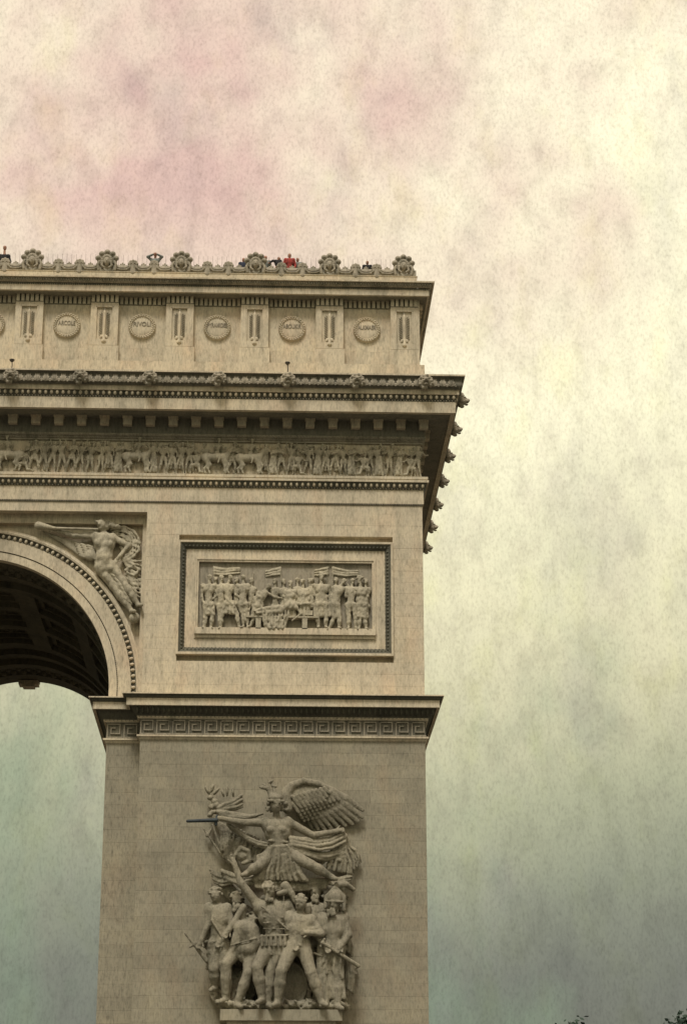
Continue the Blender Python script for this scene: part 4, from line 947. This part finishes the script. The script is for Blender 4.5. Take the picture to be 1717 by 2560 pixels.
def ex1(s):
    fold(s, [(188, 790, -1.5), (255, 780, -1.5)], [(185, 830, -1.4), (262, 835, -1.4)], 8, .09, .09, .05, .05, 31); fold(s, [(190, 650, -1.25), (205, 700, -1.2)], [(165, 800, -1.0), (200, 820, -1.0)], 4, .10, .09, 0, .08, 32); s.cap(G_(200, 700, -1.6), G_(250, 780, -1.6), .05, k=.02)
Wa = warrior('young_warrior', dict(head=(216, 606, -.2), ls=(192, 652), rs=(262, 655), le=(186, 722, -.2), lh=(160, 782, -.3), re=(282, 725, -.2), rh=(240, 780, -.35), lp=(212, 800), rp=(252, 800), lk=(210, 890, -.25), lf=(215, 965, .1), rk=(258, 900, -.2), rf=(262, 1018), look=-.45), -1.15, 5.2, ex1, 'youth at the left holding a short sword')
s = Sculpt(.02); s.path([G_(98, 752, -1.4), G_(185, 862, -1.25)], .05, .12); s.cap(G_(118, 806, -1.35), G_(145, 786, -1.35), .06); s.cap(G_(130, 796, -1.35), G_(185, 785, -1.35), .08); gput('short_sword', s, Wa)
def ex2(s):
    s.path([G_(300, 790, -1.5), G_(318, 735, -1.55), G_(352, 742, -1.5), G_(368, 790, -1.45)], .32, .38, k=.14); s.ell(G_(335, 815, -1.45), (.6, .4, .36), k=.14); s.cap(G_(275, 800, -1.85), G_(375, 772, -1.85), .04, k=.01)
    fold(s, [(300, 830, -1.6), (375, 830, -1.6)], [(330, 880, -1.5), (390, 900, -1.5)], 6, .09, .09, 0, .06, 33)
warrior('bending_warrior', dict(head=(358, 704, -.1), ls=(318, 712), rs=(368, 735), le=(324, 652, -.25), lh=(268, 742, -.45), lp=(295, 825), rp=(350, 825), lk=(258, 872, -.35), lf=(255, 1010, -.1), rk=(345, 905, -.35), rf=(300, 1030, -.2), look=.4), -1.25, 5.3, ex2, 'bending nude warrior seen from the side with one elbow raised', cloak=False)
def ex3(s):
    s.ell(G_(442, 690, -1.75), (.58, .36, .66), k=.1); fold(s, [(395, 770, -1.9), (500, 765, -1.9)], [(400, 835, -1.85), (495, 838, -1.85)], 11, .085, .09, .05, .03, 34); beard(s, 424, 604, -2.05)
    for i in range(6): s.cap(G_(396+18*i, 762, -2.0), G_(398+18*i, 800, -2.02), .07, k=.008)
    s.cap(G_(398, 650, -2.08), G_(500, 740, -2.05), .05, k=.01); s.cap(G_(392, 765, -2.0), G_(500, 760, -2.0), .06, k=.01)
    for i in range(3): s.cap(G_(402, 690+22*i, -2.05), G_(485, 692+22*i, -2.05), .03, k=.01)
Wc = warrior('bearded_chief', dict(head=(424, 585, -.35), ls=(378, 640), rs=(502, 640), le=(318, 560, -.2), lh=(290, 482, -.2), re=(528, 700, -.1), rh=(505, 765, -.2), lp=(425, 800), rp=(475, 800), lk=(378, 885, -.4), lf=(398, 1012, -.2), rk=(430, 900, -.1), rf=(420, 1030), look=-.1), -1.55, 5.7, ex3, 'bearded armoured chief with one arm raised')
s = Sculpt(.02); s.path([G_(462, 598, -1.9), G_(490, 590, -1.9)], .11, .14); s.path([G_(488, 568, -1.85), G_(512, 598, -1.85), G_(528, 632, -1.85)], .22, .10); s.cap(G_(482, 575, -1.9), G_(482, 690, -1.95), .035); gput('axe', s, Wc, None, .035)
def ex4(s):
    s.cap(G_(560, 745, -1.95), G_(605, 735, -1.95), .12, .1); fold(s, [(560, 640, -1.5), (585, 650, -1.5)], [(565, 860, -1.3), (600, 880, -1.2)], 5, .09, .09, 0, .1, 35)
warrior('nude_youth', dict(head=(548, 636, -.25), ls=(498, 682), rs=(590, 700), re=(628, 755, -.2), rh=(578, 752, -.45), le=(500, 745, -.1), lh=(520, 790, -.3), lp=(512, 808), rp=(556, 802), lk=(472, 900, -.45), lf=(458, 1024, -.3), rk=(588, 905, -.25), rf=(630, 1022, -.15), look=-.45), -1.7, 5.5, ex4, 'nude youth striding beside the bearded chief', cloak=False)
def ex5(s):
    fold(s, [(625, 680, -1.55), (712, 675, -1.5)], [(618, 1000, -1.5), (722, 1005, -1.35)], 14, .11, .13, 0, .1, 36); fold(s, [(700, 660, -1.2), (725, 690, -1.2)], [(722, 960, -.9), (755, 985, -.8)], 5, .10, .10, 0, .16, 37)
    fold(s, [(695, 710, -1.6), (730, 690, -1.5)], [(700, 785, -1.5), (755, 850, -1.1)], 6, .10, .08, 0, .08, 38); beard(s, 668, 662, -1.95); s.ell(G_(716, 760, -1.45), (.3, .25, .42), k=.05); fold(s, [(640, 820, -1.7), (700, 790, -1.7)], [(620, 900, -1.6), (720, 930, -1.5)], 6, .08, .09, .1, .08, 39)
Ws = warrior('old_soldier', dict(head=(676, 640, -.3), ls=(632, 692), rs=(715, 690), le=(612, 760, -.2), lh=(640, 800, -.4), re=(735, 760, -.2), rh=(706, 800, -.35), lp=(650, 810), rp=(692, 810), lk=(648, 920, .1), lf=(645, 1026, -.1), rk=(690, 920, .1), rf=(690, 1036, -.1), look=-.25), -1.4, 5.6, ex5, 'old bearded soldier in helmet and long robe at the right', hair=False)
s = Sculpt(.02); s.ell(G_(682, 618, -1.65), (.36, .36, .42)); s.path([G_(645, 652, -1.7), G_(648, 610, -1.6), G_(682, 574, -1.55), G_(716, 610, -1.6), G_(716, 662, -1.65)], .10, .10); s.cap(G_(648, 628, -1.98), G_(712, 630, -1.98), .06); s.path([G_(690, 566, -1.4), G_(725, 562, -1.2), G_(752, 582, -1.0)], .17, .11); gput('helmet', s, Ws)
s = Sculpt(.02); s.cap(G_(632, 790, -2.0), G_(772, 880, -1.5), .08, .10); s.cap(G_(600, 830, -1.6), G_(650, 852, -1.6), .06); s.cap(G_(640, 775, -1.95), G_(625, 805, -1.95), .06); gput('sheathed_sword', s, Ws)
for J, lab in ((dict(head=(606, 590), ls=(575, 650), rs=(632, 650), lp=(585, 780), rp=(620, 780), look=-.3), 'bearded head looking over the nude youth'), (dict(head=(300, 625, .2), ls=(272, 670, .2), rs=(330, 680, .2), lp=(280, 780, .2), rp=(320, 780, .2), look=.5), 'half-hidden warrior behind the bending one')):
    warrior('background_warrior', J, -.95, 5.3, lambda s, J=J: beard(s, J['head'][0], J['head'][1]+16, -1.3), lab)
s = Sculpt(.02); c = G_(488, 955, -.7); s.ell(c, (1.05, .22, 1.15), .15); s.path([c+np.array([1.0*math.cos(a), -.12, 1.1*math.sin(a)]) for a in np.linspace(0, 6.28, 20)], .07); gput('round_shield', s)
s = Sculpt(.1); r_ = random.Random(3)
for i in range(30): s.ell(G_(230+r_.uniform(0, 480), 800+r_.uniform(0, 210), -.2), (r_.uniform(.4, .8), .3, r_.uniform(.4, .9)), r_.uniform(-1, 1), k=.1)
for i in range(20): s.ell(G_(215+r_.uniform(0, 500), 560+r_.uniform(0, 230), -.15), (r_.uniform(.4, .7), .35, r_.uniform(.4, .8)), r_.uniform(-1, 1), k=.1)
for i in range(16): s.ell(G_(255+i*29, 1032+7*(i % 3), -.7), (.6, .9, .2), .25*(i % 3-1), k=.15)
fold(s, [(320, 900, -.6), (350, 905, -.6)], [(250, 1040, -.8), (330, 1040, -.8)], 6, .12, .12, 0, .15, 41); fold(s, [(560, 880, -.6), (620, 880, -.6)], [(560, 1030, -.7), (640, 1030, -.7)], 6, .11, .12, 0, .15, 42); fold(s, [(420, 850, -.6), (450, 860, -.6)], [(380, 1030, -.7), (430, 1030, -.7)], 4, .11, .12, 0, .12, 43)
gput('rock_backing', s, h=.055)
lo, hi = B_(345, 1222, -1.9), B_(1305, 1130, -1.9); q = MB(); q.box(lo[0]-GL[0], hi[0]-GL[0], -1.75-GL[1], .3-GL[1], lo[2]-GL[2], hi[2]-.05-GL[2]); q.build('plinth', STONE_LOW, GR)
q = MB(); q.box(lo[0]+.3, hi[0]-.3, -1.5, .3, 9.2, lo[2]); q.box(lo[0]-.2, hi[0]+.2, -1.9, .3, 0, 9.2); q.build('sculpture_pedestal', STONE, ARCH)

# ================================================================== fence, lamps and people on the monument
FE = empty('safety_fence', 'thin upright iron bars behind the carved parapet on the roof edge', 'fence', (10, .62, 50.2))
q = MB(); q.tube([(0, 0, 0), (0, 0, 1.55)], [.010, .006], 5); BAR = q.mesh('bar', IRON)
x = 21.9
while x > XV: put('bar', BAR, FE, (x-10, 0, random.uniform(-.02, .02))); x -= .25
q = MB(); q.tube([(-13.5, 0, .25), (11.9, 0, .25)], .02, 5); q.build('rail', IRON, FE)
for i, (px, py, lab) in enumerate(((31, 901, 'small dark floodlight on the cornice near the left edge'), (719, 908, 'small dark floodlight on the cornice below the shield reading ABOUKIR'))):
    p = at(px, py, -1.6); FL = empty('floodlight', lab, 'lamp', (p[0], -1.6, 44.06), 'floodlights on the cornice'); h = p[2]-44.06
    q = MB(); q.tube([(0, 0, 0), (.02, 0, h*.5), (0, 0, h)], .025, 6); q.build('pole', IRON, FL); q = MB(); q.tube([(-.0, 0, h-.10), (0, 0, h-.02), (0, 0, h+.03), (0, 0, h+.05)], [.04, .12, .14, .13], 10); q.build('lamp_head', IRON, FL); q = MB(); q.box(-.1, .1, -.1, .1, 0, .05); q.build('base_plate', IRON, FL)
def person(px, py, Y, label, top, hair=HAIR, skin=SKIN, J=None, Hh=None, floor=50.2):
    p = at(px, py, Y); H = Hh or (p[2]-floor)/.935; H = max(1.5, min(H, 1.9)); z = lambda t: floor+t*H
    T = empty('person', label, 'person', (p[0], Y, floor), 'people on the roof terrace'); o3 = (p[0], Y, floor)
    D = dict(head=(p[0], Y-.02, p[2] if not Hh else z(.935)), ls=(p[0]-.115*H, Y, z(.81)), rs=(p[0]+.115*H, Y, z(.81)), lp=(p[0]-.05*H, Y, z(.52)), rp=(p[0]+.05*H, Y, z(.52)), lk=(p[0]-.055*H, Y, z(.28)), lf=(p[0]-.06*H, Y, z(.035)), rk=(p[0]+.055*H, Y, z(.28)), rf=(p[0]+.06*H, Y, z(.035)),
             le=(p[0]-.17*H, Y+.02, z(.64)), lh=(p[0]-.15*H, Y-.12, z(.53)), re=(p[0]+.17*H, Y+.02, z(.64)), rh=(p[0]+.15*H, Y-.12, z(.53)), look=0.)
    if J:
        for k_, v in J.items(): D[k_] = at(v[0], v[1], Y+(v[2] if len(v) > 2 else 0))
    s = Sculpt(.03); human(s, D, H, k=.03); put('body', s.mesh('body', skin, .022, o3), T)
    s = Sculpt(.03); human(s, D, H, k=.03, grow=.018, head=False, legs=False, hand=False); put('jacket', s.mesh('jacket', top, .022, o3), T)
    s = Sculpt(.03); human(s, D, H, k=.03, grow=.016, head=False, arms=False, torso=False); put('trousers', s.mesh('trousers', BLUEC, .024, o3), T)
    hd = np.array(D['head']); s = Sculpt(.02); s.ell(hd+np.array([0, .025, .035]), (.05*H, .056*H, .052*H)); s.ell(hd+np.array([0, .05, -.01]), (.048*H, .04*H, .06*H)); put('hair', s.mesh('hair', hair, .018, o3), T)
    return T
person(13, 620, .95, 'person in dark top on the roof at the left edge of the photo', BLACKC, cloth_mat('auburn_hair', (.20, .06, .04)))
person(388.8, 637, .85, 'person on the roof with both elbows raised and hands to the face', GREYC, J=dict(ls=(379.5, 650), rs=(397, 650), le=(369.5, 642, -.1), re=(406, 642, -.1), lh=(383, 636, -.16), rh=(394, 636, -.16)))
person(609, 650, .95, 'person in navy jacket on the roof left of the carved mask', BLUEC)
person(664, 645, .9, 'reddish-haired person on the roof just right of a carved mask', GREYC, cloth_mat('red_hair', (.30, .10, .05)))
person(697, 648, .95, 'dark-haired person in black leaning over with one arm stretched aside', BLACKC, J=dict(ls=(689, 653), rs=(701, 653), le=(682, 652, -.1), lh=(675, 656, -.15), re=(704, 657, -.1), rh=(692, 666, -.15)))
person(723.8, 639.5, .8, 'person in a bright red coat standing on the roof', REDC)
person(744, 650, .95, 'short-haired person in grey beside the red coat on the roof', GREYC)
person(918, 657, .95, 'lone dark-haired person on the roof towards the right corner', BLACKC)

# ================================================================== trees beyond the arch
def tree(x, y, h, seed, label):
    rr = np.random.RandomState(seed); T = empty('tree', label, 'tree', (x, y, 0), 'trees beyond the arch'); th = h*.42
    q = MB(); q.tube([(0, 0, -.1), (.1, 0, th*.5), (.05, .1, th), (0, 0, h*.75)], [.34, .27, .22, .06], 8); ends = []
    for i in range(11):
        a = 2.4*i; b = th*.8+(h*.5-th*.8+h*.1)*i/11; e = np.array([math.cos(a)*h*.24, math.sin(a)*h*.24, b+h*.22]); q.tube([(0, 0, b), tuple(lerp((0, 0, b), e, .5)+np.array([0, 0, -.3])), tuple(e)], [.12, .08, .03], 5); ends.append(e)
    q.build('trunk', BARK, T, True)
    cl = []
    for i in range(70):
        d = rr.normal(size=3); d /= np.linalg.norm(d); r = rr.uniform(.45, 1)**.6; cl.append(np.array([d[0]*h*.27*r, d[1]*h*.27*r, h*.66+d[2]*h*.30*r]))
    n = 12000; C = np.array(cl)[rr.randint(0, 70, n)]+rr.normal(size=(n, 3))*np.array([.55, .55, .42]); u = rr.normal(size=(n, 3)); u /= np.linalg.norm(u, axis=1)[:, None]; v = np.cross(u, rr.normal(size=(n, 3))); v /= np.linalg.norm(v, axis=1)[:, None]
    s_ = rr.uniform(.13, .28, n)[:, None]; V = np.stack([C-u*s_, C+v*s_*.6, C+u*s_, C-v*s_*.6], 1).reshape(-1, 3)
    put('crown', mesh_of('crown', V, np.arange(4*n).reshape(-1, 4), LEAF), T); return T
for px, py, Yd, sd_, lab in ((1462, 2549, 66, 1, 'tree top just showing at the bottom between the arch and the right edge'), (1512, 2546, 78, 2, 'second tree top at the bottom, right of the lowest one'), (1672, 2526, 60, 3, 'leafy tree top in the bottom right corner'), (1735, 2512, 74, 4, 'tree cut by the right edge of the photo')):
    p = at(px, py, Yd); tree(p[0], Yd, p[2], sd_, lab)
